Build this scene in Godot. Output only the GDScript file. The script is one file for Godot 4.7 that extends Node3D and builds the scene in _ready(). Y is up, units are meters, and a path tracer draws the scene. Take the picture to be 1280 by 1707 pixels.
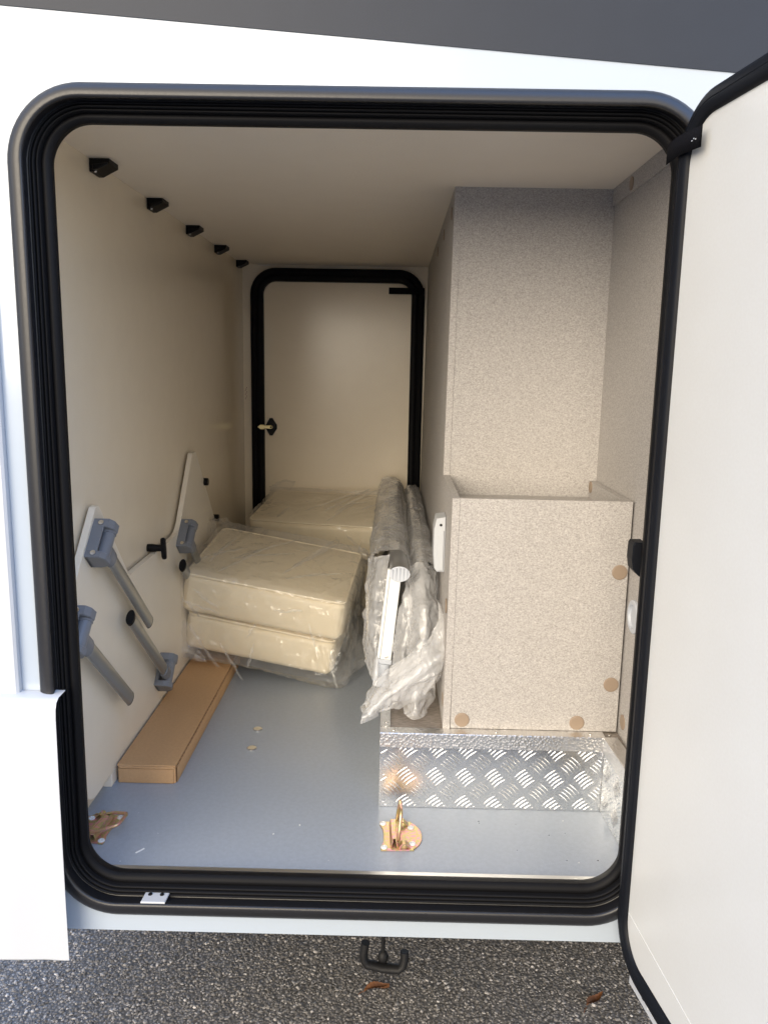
extends Node3D
# Rear storage garage of a motorhome seen through its open service door. y up, metres; the outer skin of the vehicle faces +z, the garage runs towards -z.

# ---- measured places ----
const XL := -0.600      # cream bulkhead on the left
const XR := 0.578       # felt wall on the right
const YC := 1.883       # garage ceiling
const YF := 0.480       # garage floor
const ZB := -2.157      # far wall
const XP := 0.188       # face of the felt partition towards the aisle
const ZP := -0.644      # front of the tall partition
const ZF := -0.3124     # front of the felt bin
const YB := 1.183       # top of the felt bin
const YS := 0.659       # top of the step
const XS := 0.046       # left edge of the step
const ZS := -0.283      # front of the step
const ZW := 0.034       # outer skin

var M := {}
var rng := RandomNumberGenerator.new()
var motorhome: Node3D
var wob := FastNoiseLite.new()
var ridge := FastNoiseLite.new()

func _ready() -> void:
	rng.seed = 7
	camera_and_light()
	make_noises()
	make_materials()
	motorhome = thing("motorhome", "white motorhome with its rear storage garage door standing open", "motorhome", Vector3.ZERO)
	build_ground()
	build_shell()
	build_opening()
	build_garage_door()
	build_garage_walls()
	build_far_door()
	build_felt_furniture()
	build_step()
	build_fittings()
	build_folding_board()
	build_cardboard_box()
	build_cushions()
	build_ladder_and_bags()
	build_small_things()

func camera_and_light() -> void:
	var cam := Camera3D.new()
	cam.name = "camera"
	cam.fov = 65.95
	cam.near = 0.02
	cam.far = 400.0
	cam.transform = Transform3D(Basis(Vector3(0.99975, 0.0182, -0.01289), Vector3(-0.02021, 0.98385, -0.17783), Vector3(0.00945, 0.17805, 0.98398)), Vector3(0.0598, 1.4511, 1.3491))
	add_child(cam)
	cam.current = true
	var clouds := FastNoiseLite.new()
	clouds.seed = 11
	clouds.frequency = 0.006
	clouds.fractal_octaves = 5
	var ci := clouds.get_seamless_image(512, 256)
	var cb := ci.get_data()
	var out := PackedByteArray()
	out.resize(512 * 256 * 4)
	for i in 512 * 256:
		var a := clampf((cb[i] / 255.0 - 0.45) * 2.2, 0.0, 1.0)
		out[i * 4] = 255
		out[i * 4 + 1] = 252
		out[i * 4 + 2] = 248
		out[i * 4 + 3] = int(a * 110.0)
	var sky_mat := ProceduralSkyMaterial.new()
	sky_mat.sky_top_color = Color(0.52, 0.70, 0.96)
	sky_mat.sky_horizon_color = Color(0.93, 0.96, 0.99)
	sky_mat.sky_curve = 0.22
	sky_mat.ground_horizon_color = Color(0.45, 0.44, 0.43)
	sky_mat.ground_bottom_color = Color(0.25, 0.24, 0.23)
	sky_mat.sky_cover = ImageTexture.create_from_image(Image.create_from_data(512, 256, false, Image.FORMAT_RGBA8, out))
	sky_mat.sky_cover_modulate = Color(0.75, 0.75, 0.75, 1.0)
	sky_mat.sun_angle_max = 12.0
	var sky := Sky.new()
	sky.sky_material = sky_mat
	var env := Environment.new()
	env.background_mode = Environment.BG_SKY
	env.sky = sky
	env.background_energy_multiplier = 0.88
	env.tonemap_mode = Environment.TONE_MAPPER_LINEAR
	env.tonemap_exposure = 3.9
	env.sdfgi_enabled = true
	env.ssao_enabled = true
	env.ssil_enabled = true
	var we := WorldEnvironment.new()
	we.name = "world_environment"
	we.environment = env
	add_child(we)
	# a veiled low sun in front of the motorhome, a little to the left: broad and soft, without hard shadows
	var sun := DirectionalLight3D.new()
	sun.name = "sun"
	sun.light_energy = 0.44
	sun.light_color = Color(1.0, 0.945, 0.86)
	sun.light_angular_distance = 52.0
	sun.shadow_enabled = true
	sun.look_at_from_position(Vector3(-4.2, 2.2, 8.6), Vector3.ZERO)
	add_child(sun)

# ================= helpers =================
func make_noises() -> void:
	wob.seed = 3
	wob.frequency = 1.0
	wob.fractal_octaves = 3
	ridge.seed = 5
	ridge.frequency = 1.0
	ridge.fractal_type = FastNoiseLite.FRACTAL_RIDGED
	ridge.fractal_octaves = 3

func thing(called: String, label: String, category: String, at: Vector3, group := "") -> Node3D:
	var o := Node3D.new()
	o.name = called
	o.position = at
	add_child(o, true)
	tag(o, label, category, group)
	return o

func tag(o: Node, label: String, category: String, group := "") -> void:
	o.set_meta("label", label)
	o.set_meta("category", category)
	if group:
		o.set_meta("group", group)

func start() -> SurfaceTool:
	var st := SurfaceTool.new()
	st.begin(Mesh.PRIMITIVE_TRIANGLES)
	return st

func commit(st: SurfaceTool) -> ArrayMesh:
	st.index()
	st.generate_normals()
	return st.commit()

func obj(called: String, st: SurfaceTool, mat: Material, parent: Node, at := Transform3D.IDENTITY) -> MeshInstance3D:
	return put(called, commit(st), mat, parent, at)

func put(called: String, mesh: Mesh, mat: Material, parent: Node, at := Transform3D.IDENTITY) -> MeshInstance3D:
	var o := MeshInstance3D.new()
	o.name = called
	o.mesh = mesh
	o.material_override = mat
	o.transform = at
	parent.add_child(o, true)
	return o

# corners run counter-clockwise as seen from the front
func tri(st: SurfaceTool, a: Vector3, b: Vector3, c: Vector3, g := -1) -> void:
	st.set_smooth_group(g)
	st.add_vertex(a)
	st.set_smooth_group(g)
	st.add_vertex(c)
	st.set_smooth_group(g)
	st.add_vertex(b)

func quad(st: SurfaceTool, a: Vector3, b: Vector3, c: Vector3, d: Vector3, g := -1) -> void:
	tri(st, a, b, c, g)
	tri(st, a, c, d, g)

func box(st: SurfaceTool, lo: Vector3, hi: Vector3, bev := 0.0, t := Transform3D.IDENTITY) -> void:
	var c := (lo + hi) / 2.0
	var h := (hi - lo).abs() / 2.0
	bev = minf(bev, minf(h.x, minf(h.y, h.z)) * 0.9)
	var ax := [Vector3.RIGHT, Vector3.UP, Vector3.BACK]
	for k in 3:
		for s: float in [-1.0, 1.0]:
			var u: Vector3 = ax[(k + 1) % 3]
			var v: Vector3 = ax[(k + 2) % 3]
			var n: Vector3 = ax[k] * s
			var hu: float = h[(k + 1) % 3] - bev
			var hv: float = h[(k + 2) % 3] - bev
			var o: Vector3 = c + n * h[k]
			if s > 0:
				quad(st, t * (o - u * hu - v * hv), t * (o + u * hu - v * hv), t * (o + u * hu + v * hv), t * (o - u * hu + v * hv))
			else:
				quad(st, t * (o - u * hu - v * hv), t * (o - u * hu + v * hv), t * (o + u * hu + v * hv), t * (o + u * hu - v * hv))
	if bev <= 0.0:
		return
	for k in 3:
		for s: float in [-1.0, 1.0]:
			for q: float in [-1.0, 1.0]:
				var e: Vector3 = ax[k] * (h[k] - bev)
				var n1: Vector3 = ax[(k + 1) % 3] * s
				var n2: Vector3 = ax[(k + 2) % 3] * q
				var a: Vector3 = c + n1 * h[(k + 1) % 3] + n2 * (h[(k + 2) % 3] - bev)
				var b: Vector3 = c + n1 * (h[(k + 1) % 3] - bev) + n2 * h[(k + 2) % 3]
				if s * q > 0:
					quad(st, t * (a + e), t * (a - e), t * (b - e), t * (b + e)) if false else quad(st, t * (a - e), t * (b - e) * 1.0, t * (b + e), t * (a + e)) if false else edge(st, t * (a - e), t * (a + e), t * (b + e), t * (b - e), t.basis * (n1 + n2))
				else:
					edge(st, t * (a - e), t * (a + e), t * (b + e), t * (b - e), t.basis * (n1 + n2))
	for sx: float in [-1.0, 1.0]:
		for sy: float in [-1.0, 1.0]:
			for sz: float in [-1.0, 1.0]:
				var s3 := Vector3(sx, sy, sz)
				var p := c + Vector3(h.x * sx, h.y * sy, h.z * sz)
				var d := s3 * bev
				var pa := p - Vector3(0, d.y, d.z)
				var pb := p - Vector3(d.x, 0, d.z)
				var pc := p - Vector3(d.x, d.y, 0)
				facing(st, t * pa, t * pb, t * pc, t.basis * s3)

func facing(st: SurfaceTool, a: Vector3, b: Vector3, c: Vector3, n: Vector3, g := -1) -> void:
	if (b - a).cross(c - a).dot(n) >= 0:
		tri(st, a, b, c, g)
	else:
		tri(st, a, c, b, g)

func edge(st: SurfaceTool, a: Vector3, b: Vector3, c: Vector3, d: Vector3, n: Vector3, g := -1) -> void:
	facing(st, a, b, c, n, g)
	facing(st, a, c, d, n, g)

func slab(called: String, lo: Vector3, hi: Vector3, mat: Material, parent: Node, bev := 0.0) -> MeshInstance3D:
	var st := start()
	box(st, lo, hi, bev)
	return obj(called, st, mat, parent)

# a smooth grid of points; rows wrap when closed
func grid(st: SurfaceTool, pts: Array, closed_u := false, g := 1, flip := false) -> void:
	for i in pts.size() - (0 if closed_u else 1):
		var r0: PackedVector3Array = pts[i]
		var r1: PackedVector3Array = pts[(i + 1) % pts.size()]
		for j in r0.size() - 1:
			if flip:
				quad(st, r0[j], r1[j], r1[j + 1], r0[j + 1], g)
			else:
				quad(st, r0[j], r0[j + 1], r1[j + 1], r1[j], g)

# rounded outline, counter-clockwise
func rrect(x0: float, x1: float, y0: float, y1: float, r: float, n := 8) -> PackedVector2Array:
	var p := PackedVector2Array()
	var cs := [Vector2(x1 - r, y0 + r), Vector2(x1 - r, y1 - r), Vector2(x0 + r, y1 - r), Vector2(x0 + r, y0 + r)]
	for k in 4:
		for i in n + 1:
			var a := -PI / 2 + PI / 2 * k + PI / 2 * i / n
			p.append(cs[k] + Vector2(cos(a), sin(a)) * r)
	return p

# a moulding run round a rounded rectangle; profile points are (offset outwards, z); groups: smooth group of each profile step
func frame(st: SurfaceTool, x0: float, x1: float, y0: float, y1: float, r: float, profile: Array, groups: Array, n := 10, droop := 0.0) -> void:
	var loops := []
	for q: Vector2 in profile:
		var l := rrect(x0 - q.x, x1 + q.x, y0 - q.x * (1.0 + droop), y1 + q.x * (1.0 - droop), r + q.x, n)
		var l3 := PackedVector3Array()
		for v in l:
			l3.append(Vector3(v.x, v.y, q.y))
		loops.append(l3)
	for k in loops.size() - 1:
		var a: PackedVector3Array = loops[k]
		var b: PackedVector3Array = loops[k + 1]
		var m := a.size()
		for i in m:
			var j := (i + 1) % m
			quad(st, a[i], a[j], b[j], b[i], groups[k] if k < groups.size() else k + 1)

# a flat outline (counter-clockwise in its own xy) pushed from z0 to z1, edges bevelled
func prism(st: SurfaceTool, outline: PackedVector2Array, z0: float, z1: float, t := Transform3D.IDENTITY, bev := 0.0) -> void:
	if Geometry2D.is_polygon_clockwise(outline):
		outline.reverse()
	var inner := outline
	if bev > 0.0:
		var off := PackedVector2Array()
		var m := outline.size()
		for i in m:
			var a := (outline[i] - outline[(i + m - 1) % m]).normalized()
			var b := (outline[(i + 1) % m] - outline[i]).normalized()
			var nn := (Vector2(-a.y, a.x) + Vector2(-b.y, b.x)).normalized()
			off.append(outline[i] + nn * bev / maxf(0.5, nn.dot(Vector2(-a.y, a.x))))
		inner = off
	var idx := Geometry2D.triangulate_polygon(inner)
	for i in range(0, idx.size(), 3):
		var a2 := inner[idx[i]]
		var b2 := inner[idx[i + 1]]
		var c2 := inner[idx[i + 2]]
		facing(st, t * Vector3(a2.x, a2.y, z1), t * Vector3(b2.x, b2.y, z1), t * Vector3(c2.x, c2.y, z1), t.basis.z)
		facing(st, t * Vector3(a2.x, a2.y, z0), t * Vector3(b2.x, b2.y, z0), t * Vector3(c2.x, c2.y, z0), -t.basis.z)
	var n := outline.size()
	for i in n:
		var j := (i + 1) % n
		var p := outline[i]
		var q := outline[j]
		var out := t.basis * Vector3(q.y - p.y, p.x - q.x, 0)
		edge(st, t * Vector3(p.x, p.y, z0 + bev), t * Vector3(q.x, q.y, z0 + bev), t * Vector3(q.x, q.y, z1 - bev), t * Vector3(p.x, p.y, z1 - bev), out)
		if bev > 0.0:
			var p2 := inner[i]
			var q2 := inner[j]
			edge(st, t * Vector3(p.x, p.y, z1 - bev), t * Vector3(q.x, q.y, z1 - bev), t * Vector3(q2.x, q2.y, z1), t * Vector3(p2.x, p2.y, z1), out.normalized() + t.basis.z)
			edge(st, t * Vector3(p.x, p.y, z0 + bev), t * Vector3(q.x, q.y, z0 + bev), t * Vector3(q2.x, q2.y, z0), t * Vector3(p2.x, p2.y, z0), out.normalized() - t.basis.z)

# a lathe about the y axis of t: profile points (radius, height), bottom to top on the outside
func lathe(st: SurfaceTool, profile: Array, n: int, t: Transform3D, smooth := false) -> void:
	for k in profile.size() - 1:
		var p: Vector2 = profile[k]
		var q: Vector2 = profile[k + 1]
		for i in n:
			var a := TAU * i / n
			var b := TAU * (i + 1) / n
			var da := Vector3(cos(a), 0, -sin(a))
			var db := Vector3(cos(b), 0, -sin(b))
			var g := 1 if smooth else k + 1
			var p0 := t * (da * p.x + Vector3.UP * p.y)
			var p1 := t * (db * p.x + Vector3.UP * p.y)
			var q0 := t * (da * q.x + Vector3.UP * q.y)
			var q1 := t * (db * q.x + Vector3.UP * q.y)
			if p.x > 1e-6:
				tri(st, p0, p1, q1, g)
			if q.x > 1e-6:
				tri(st, p0, q1, q0, g)

# an oval tube along a path; up fixes the long axis of the oval
func tube(st: SurfaceTool, path: Array, ra: float, rb: float, up: Vector3, n := 12, caps := true, closed := false) -> void:
	var rings := []
	var m := path.size()
	for i in m:
		var prev: Vector3 = path[(i + m - 1) % m] if closed else path[maxi(i - 1, 0)]
		var next: Vector3 = path[(i + 1) % m] if closed else path[mini(i + 1, m - 1)]
		var d := (next - prev).normalized()
		var u := (up - d * up.dot(d)).normalized()
		var v := d.cross(u)
		var ring := PackedVector3Array()
		for k in n + 1:
			var a := TAU * (k % n) / n
			ring.append(path[i] + u * cos(a) * ra + v * sin(a) * rb)
		rings.append(ring)
	grid(st, rings, closed, 1, false)
	if caps and not closed:
		for e in [0, m - 1]:
			var ring: PackedVector3Array = rings[e]
			var d: Vector3 = (path[0] - path[1]) if e == 0 else (path[m - 1] - path[m - 2])
			for k in n:
				facing(st, path[e], ring[k], ring[k + 1], d, 7 + e)

func frame_of(x: Vector3, y: Vector3, at: Vector3) -> Transform3D:
	x = x.normalized()
	y = (y - x * y.dot(x)).normalized()
	return Transform3D(Basis(x, y, x.cross(y)), at)

func disc(called: String, r: float, h: float, normal: Vector3, at: Vector3, mat: Material, parent: Node, dome := 0.3) -> MeshInstance3D:
	var st := start()
	var side := Vector3.UP if absf(normal.y) < 0.9 else Vector3.RIGHT
	var x := side.cross(normal).normalized()
	var t := Transform3D(Basis(x, normal, x.cross(normal)), at)
	lathe(st, [Vector2(r, 0), Vector2(r, h * (1.0 - dome)), Vector2(r * 0.86, h), Vector2(0, h)], 28, t)
	return obj(called, st, mat, parent)

func screw(at: Vector3, normal: Vector3, r: float, parent: Node, mat: Material, called := "screw") -> void:
	var st := start()
	var side := Vector3.UP if absf(normal.y) < 0.9 else Vector3.RIGHT
	var x := side.cross(normal).normalized()
	var t := Transform3D(Basis(x, normal, x.cross(normal)), at)
	lathe(st, [Vector2(r, 0), Vector2(r * 0.92, r * 0.35), Vector2(r * 0.5, r * 0.55), Vector2(r * 0.42, r * 0.12), Vector2(0, r * 0.12)], 14, t)
	obj(called, st, mat, parent)

func catmull(a: Vector3, b: Vector3, c: Vector3, d: Vector3, t: float) -> Vector3:
	return 0.5 * ((2.0 * b) + (c - a) * t + (2.0 * a - 5.0 * b + 4.0 * c - d) * t * t + (3.0 * b - a - 3.0 * c + d) * t * t * t)

func along(list: Array, s: float) -> Vector3:
	var f := clampf(s, 0.0, 1.0) * (list.size() - 1)
	var i := mini(int(f), list.size() - 2)
	return catmull(list[maxi(i - 1, 0)], list[i], list[i + 1], list[mini(i + 2, list.size() - 1)], f - i)

# a crumpled film sheet through rows of points
func film_sheet(st: SurfaceTool, rows: Array, nu: int, nv: int, amp: float, freq: float) -> void:
	var pts := []
	for i in nu + 1:
		var cross := []
		for c in rows[0].size():
			var col := []
			for r in rows:
				col.append(r[c])
			cross.append(along(col, float(i) / nu))
		var line := PackedVector3Array()
		for j in nv + 1:
			line.append(along(cross, float(j) / nv))
		pts.append(line)
	var moved := []
	for i in nu + 1:
		var line := PackedVector3Array()
		for j in nv + 1:
			var p: Vector3 = pts[i][j]
			var du: Vector3 = pts[mini(i + 1, nu)][j] - pts[maxi(i - 1, 0)][j]
			var dv: Vector3 = pts[i][mini(j + 1, nv)] - pts[i][maxi(j - 1, 0)]
			var n := du.cross(dv).normalized()
			line.append(p + n * crumple(p, freq) * amp)
		moved.append(line)
	grid(st, moved)

func crumple(p: Vector3, freq: float) -> float:
	var q := p * freq + Vector3(wob.get_noise_3dv(p * freq * 0.6), wob.get_noise_3dv(p * freq * 0.6 + Vector3(9, 3, 1)), 0) * 0.6
	var v := wob.get_noise_3dv(q * 0.8)
	return ridge.get_noise_3dv(q) * 0.55 + (0.35 - absf(v) * 2.2) * 0.6 + wob.get_noise_3dv(q * 0.5 + Vector3(4, 4, 4)) * 0.7

# ================= textures and materials =================
func lin(r: float, g: float, b: float, a := 1.0) -> Color:
	var c := Color(r, g, b).linear_to_srgb()
	c.a = a
	return c

func mat(c: Color, rough: float, metal := 0.0, spec := 0.5) -> StandardMaterial3D:
	var m := StandardMaterial3D.new()
	m.albedo_color = c
	m.roughness = rough
	m.metallic = metal
	m.metallic_specular = spec
	return m

func noise_bytes(n: int, freq: float, sd: int, type := FastNoiseLite.TYPE_SIMPLEX, oct := 1, ret := -1) -> PackedByteArray:
	var f := FastNoiseLite.new()
	f.seed = sd
	f.noise_type = type
	f.frequency = freq
	f.fractal_type = FastNoiseLite.FRACTAL_FBM if oct > 1 else FastNoiseLite.FRACTAL_NONE
	f.fractal_octaves = oct
	if ret >= 0:
		f.cellular_return_type = ret
	return f.get_seamless_image(n, n).get_data()

func tex(n: int, data: PackedByteArray, channels := 3) -> ImageTexture:
	return ImageTexture.create_from_image(Image.create_from_data(n, n, false, Image.FORMAT_RGB8 if channels == 3 else Image.FORMAT_L8, data))

func triplanar(m: StandardMaterial3D, size: float) -> StandardMaterial3D:
	m.uv1_triplanar = true
	m.uv1_world_triplanar = true
	m.uv1_scale = Vector3.ONE / size
	return m

# blends two colours by noise bytes, with a contrast
func two_tone(n: int, a: PackedByteArray, b: PackedByteArray, c0: Color, c1: Color, contrast: float, wb: float) -> ImageTexture:
	var out := PackedByteArray()
	out.resize(n * n * 3)
	for i in n * n:
		var t := clampf(0.5 + ((a[i] - 128) / 255.0 + wb * (b[i] - 128) / 255.0) * contrast, 0.0, 1.0)
		out[i * 3] = int(255.0 * lerpf(c0.r, c1.r, t))
		out[i * 3 + 1] = int(255.0 * lerpf(c0.g, c1.g, t))
		out[i * 3 + 2] = int(255.0 * lerpf(c0.b, c1.b, t))
	return tex(n, out)

func relief(m: StandardMaterial3D, t: Texture2D, cm: float) -> StandardMaterial3D:
	m.heightmap_enabled = true
	m.heightmap_texture = t
	m.heightmap_scale = cm
	return m

func make_materials() -> void:
	var fine := noise_bytes(512, 0.35, 21)
	var mid := noise_bytes(512, 0.06, 22, FastNoiseLite.TYPE_SIMPLEX, 3)
	var big := noise_bytes(512, 0.012, 23, FastNoiseLite.TYPE_SIMPLEX, 4)
	# outer gelcoat
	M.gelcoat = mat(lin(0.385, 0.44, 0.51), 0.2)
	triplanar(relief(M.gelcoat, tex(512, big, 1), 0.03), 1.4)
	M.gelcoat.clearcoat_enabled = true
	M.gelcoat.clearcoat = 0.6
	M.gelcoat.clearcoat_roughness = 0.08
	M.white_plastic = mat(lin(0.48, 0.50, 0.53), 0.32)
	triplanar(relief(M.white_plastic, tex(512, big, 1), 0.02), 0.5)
	M.band = mat(lin(0.026, 0.031, 0.042), 0.45, 0.0, 0.35)
	M.band.albedo_texture = two_tone(512, fine, big, Color(0.9, 0.9, 0.9), Color(1, 1, 1), 0.5, 0.5)
	triplanar(M.band, 0.5)
	# door frame and rubber
	M.gloss_black = mat(lin(0.014, 0.014, 0.016), 0.42, 0.0, 0.5)
	M.gloss_black.roughness_texture = two_tone(512, fine, mid, Color(0.75, 0.75, 0.75), Color(1, 1, 1), 1.2, 1.0)
	triplanar(M.gloss_black, 0.25)
	M.rubber = mat(lin(0.006, 0.006, 0.007), 0.55, 0.0, 0.25)
	triplanar(relief(M.rubber, tex(512, fine, 1), 0.02), 0.3)
	M.trim = mat(lin(0.006, 0.007, 0.010), 0.5, 0.0, 0.28)
	triplanar(relief(M.trim, tex(512, fine, 1), 0.01), 0.3)
	M.black_plastic = mat(lin(0.006, 0.006, 0.007), 0.45, 0.0, 0.3)
	M.dusty_black = mat(lin(0.010, 0.010, 0.011), 0.55, 0.0, 0.35)
	# webbing
	var web := PackedByteArray()
	web.resize(64 * 64)
	for y in 64:
		for x in 64:
			web[y * 64 + x] = int(127.0 + 60.0 * sin(x * TAU / 8.0) * sin(y * TAU / 8.0) + 60.0 * sin((x + y) * TAU / 16.0))
	M.webbing = mat(lin(0.006, 0.006, 0.008), 0.85, 0.0, 0.2)
	triplanar(relief(M.webbing, tex(64, web, 1), 0.08), 0.02)
	# cream laminates
	M.cream = mat(lin(0.87, 0.77, 0.60), 0.21)
	M.cream.albedo_texture = two_tone(512, fine, big, Color(0.975, 0.97, 0.965), Color(1, 1, 1), 0.6, 0.6)
	triplanar(relief(M.cream, tex(512, big, 1), 0.02), 0.7)
	M.ceiling = mat(lin(0.87, 0.80, 0.69), 0.45)
	M.ceiling.albedo_texture = M.cream.albedo_texture
	triplanar(M.ceiling, 0.9)
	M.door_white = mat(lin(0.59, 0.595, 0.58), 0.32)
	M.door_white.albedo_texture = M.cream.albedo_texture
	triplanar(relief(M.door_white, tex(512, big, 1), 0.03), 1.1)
	M.board = mat(lin(0.85, 0.78, 0.65), 0.36)
	M.board.albedo_texture = M.cream.albedo_texture
	triplanar(M.board, 0.6)
	M.board_edge = mat(lin(0.80, 0.74, 0.63), 0.45)
	# grey floor with grain and scuffs
	var fl := PackedByteArray()
	fl.resize(512 * 512 * 3)
	for i in 512 * 512:
		var t := 1.0 + (fine[i] - 128) / 255.0 * 0.07 + (mid[i] - 128) / 255.0 * 0.05
		fl[i * 3] = int(clampf(238.0 * t, 0, 255))
		fl[i * 3 + 1] = int(clampf(238.0 * t, 0, 255))
		fl[i * 3 + 2] = int(clampf(238.0 * t, 0, 255))
	M.floor = mat(lin(0.38, 0.425, 0.49), 0.33)
	M.floor.albedo_texture = tex(512, fl)
	M.floor.roughness_texture = two_tone(512, mid, big, Color(0.85, 0.85, 0.85), Color(1, 1, 1), 0.8, 0.8)
	triplanar(relief(M.floor, tex(512, fine, 1), 0.006), 0.5)
	M.scuff = mat(lin(0.75, 0.76, 0.76), 0.6)
	# felt print laminate
	var f2 := noise_bytes(1024, 0.13, 32)
	var f1 := PackedByteArray()
	f1.resize(1024 * 1024)
	var prev := 128
	for i in 1024 * 1024:
		var v := rng.randi() & 255
		f1[i] = (v * 3 + prev) / 4
		prev = v
	M.felt = mat(Color(1, 1, 1), 0.72)
	M.felt.albedo_texture = two_tone(1024, f1, f2, Color(0.47, 0.455, 0.445), Color(0.83, 0.815, 0.80), 0.62, 0.12)
	triplanar(relief(M.felt, tex(1024, f2, 1), 0.006), 1.2)
	M.felt_edge = mat(lin(0.52, 0.46, 0.40), 0.6)
	M.tan_cap = mat(lin(0.27, 0.205, 0.15), 0.5)
	# metals
	M.tread = mat(lin(0.76, 0.77, 0.78), 0.30, 1.0)
	M.tread.roughness_texture = two_tone(512, mid, fine, Color(0.7, 0.7, 0.7), Color(1, 1, 1), 0.9, 0.6)
	triplanar(M.tread, 0.5)
	var cell := noise_bytes(512, 0.05, 41, FastNoiseLite.TYPE_CELLULAR, 1, FastNoiseLite.RETURN_DISTANCE)
	M.stucco = mat(lin(0.82, 0.81, 0.80), 0.30, 1.0)
	triplanar(relief(M.stucco, tex(512, cell, 1), 0.11), 0.15)
	M.alu = mat(lin(0.62, 0.63, 0.64), 0.38, 1.0)
	M.alu_white = mat(lin(0.74, 0.75, 0.74), 0.42)
	M.roll = mat(lin(0.62, 0.62, 0.62), 0.6)
	M.steel = mat(lin(0.72, 0.71, 0.68), 0.2, 1.0)
	M.brass = mat(lin(0.80, 0.68, 0.36), 0.3, 1.0)
	var irid := PackedByteArray()
	irid.resize(512 * 512 * 3)
	var stops := [Color(0.86, 0.60, 0.64), Color(0.80, 0.68, 0.50), Color(0.70, 0.69, 0.46), Color(0.86, 0.60, 0.65)]
	for i in 512 * 512:
		var t := clampf((big[i] / 255.0 - 0.2) * 1.6 + (mid[i] - 128) / 255.0 * 0.15, 0.0, 0.999) * 3.0
		var k := int(t)
		var c: Color = stops[k].lerp(stops[k + 1], t - k)
		irid[i * 3] = int(c.r * 255)
		irid[i * 3 + 1] = int(c.g * 255)
		irid[i * 3 + 2] = int(c.b * 255)
	M.zinc = mat(Color(1, 1, 1), 0.34, 0.75)
	M.zinc.albedo_texture = tex(512, irid)
	triplanar(M.zinc, 0.16)
	# grey plastic of the folding legs
	M.grey_plastic = mat(lin(0.185, 0.198, 0.222), 0.42)
	triplanar(relief(M.grey_plastic, tex(512, fine, 1), 0.004), 0.2)
	M.grey_alu = mat(lin(0.36, 0.37, 0.37), 0.36, 0.75)
	M.grey_cap = mat(lin(0.46, 0.49, 0.54), 0.45)
	# step laminate with grain lines
	var gr := PackedByteArray()
	gr.resize(256 * 256 * 3)
	for y in 256:
		for x in 256:
			var v := 0.5 + 0.5 * sin(y * 0.9 + (mid[(y * 2) * 512 + (x / 3)] - 128) * 0.05) * 0.5 + (fine[(y * 2) * 512 + (x / 8)] - 128) / 255.0 * 0.7
			v = clampf(v, 0, 1)
			gr[(y * 256 + x) * 3] = int(lerpf(110, 160, v))
			gr[(y * 256 + x) * 3 + 1] = int(lerpf(102, 150, v))
			gr[(y * 256 + x) * 3 + 2] = int(lerpf(94, 140, v))
	M.grain = mat(Color(1, 1, 1), 0.5)
	M.grain.albedo_texture = tex(256, gr)
	triplanar(M.grain, 0.3)
	# cardboard
	M.card = mat(lin(0.56, 0.345, 0.175), 0.7)
	M.card.albedo_texture = two_tone(512, fine, mid, Color(0.93, 0.925, 0.92), Color(1, 1, 1), 0.5, 1.2)
	triplanar(relief(M.card, tex(512, mid, 1), 0.02), 0.35)
	M.card_edge = mat(lin(0.20, 0.12, 0.065), 0.9)
	# cushions
	M.vinyl = mat(lin(0.88, 0.775, 0.57), 0.46)
	triplanar(relief(M.vinyl, tex(512, fine, 1), 0.03), 0.25)
	# plastic film: clear and hazy
	var wr := noise_bytes(512, 0.018, 51, FastNoiseLite.TYPE_SIMPLEX, 4)
	var wr2 := PackedByteArray()
	wr2.resize(512 * 512)
	for i in 512 * 512:
		wr2[i] = 255 - mini(255, absi(wr[i] - 128) * 5)
	M.film = mat(Color(1, 1, 1, 0.09), 0.09, 0.0, 1.0)
	M.film.transparency = BaseMaterial3D.TRANSPARENCY_ALPHA
	triplanar(relief(M.film, tex(512, wr, 1), 0.8), 1.1)
	M.film_fold = mat(Color(1, 1, 1, 0.20), 0.12, 0.0, 1.0)
	M.film_fold.transparency = BaseMaterial3D.TRANSPARENCY_ALPHA
	M.haze_film = mat(lin(0.88, 0.89, 0.91, 0.32), 0.18, 0.0, 1.0)
	M.haze_film.transparency = BaseMaterial3D.TRANSPARENCY_ALPHA
	triplanar(relief(M.haze_film, tex(512, wr2, 1), 0.16), 0.42)
	# leaves
	M.leaf = mat(lin(0.22, 0.09, 0.03), 0.7)
	M.leaf.albedo_texture = two_tone(512, mid, fine, Color(0.6, 0.55, 0.5), Color(1, 1, 1), 1.2, 0.5)
	triplanar(M.leaf, 0.08)
	M.red_print = mat(lin(0.25, 0.05, 0.03), 0.7)
	# asphalt
	var as1 := noise_bytes(1024, 0.075, 61, FastNoiseLite.TYPE_CELLULAR, 1, FastNoiseLite.RETURN_CELL_VALUE)
	var as2 := noise_bytes(1024, 0.075, 61, FastNoiseLite.TYPE_CELLULAR, 1, FastNoiseLite.RETURN_DISTANCE)
	var as3 := noise_bytes(1024, 0.4, 62)
	var ab := PackedByteArray()
	ab.resize(1024 * 1024 * 3)
	var hb := PackedByteArray()
	hb.resize(1024 * 1024)
	for i in 1024 * 1024:
		var h := clampf(1.0 - as2[i] / 150.0, 0.0, 1.0)
		var v := 74.0 + h * (as1[i] * 0.32 + 14.0) + (as3[i] - 128) * 0.16
		ab[i * 3] = int(clampf(v * 1.03, 0, 255))
		ab[i * 3 + 1] = int(clampf(v, 0, 255))
		ab[i * 3 + 2] = int(clampf(v * 0.97, 0, 255))
		hb[i] = int(255.0 * h)
	M.asphalt = mat(Color(1, 1, 1), 0.88)
	M.asphalt.albedo_texture = tex(1024, ab)
	triplanar(relief(M.asphalt, tex(1024, hb, 1), 0.15), 0.6)
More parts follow.
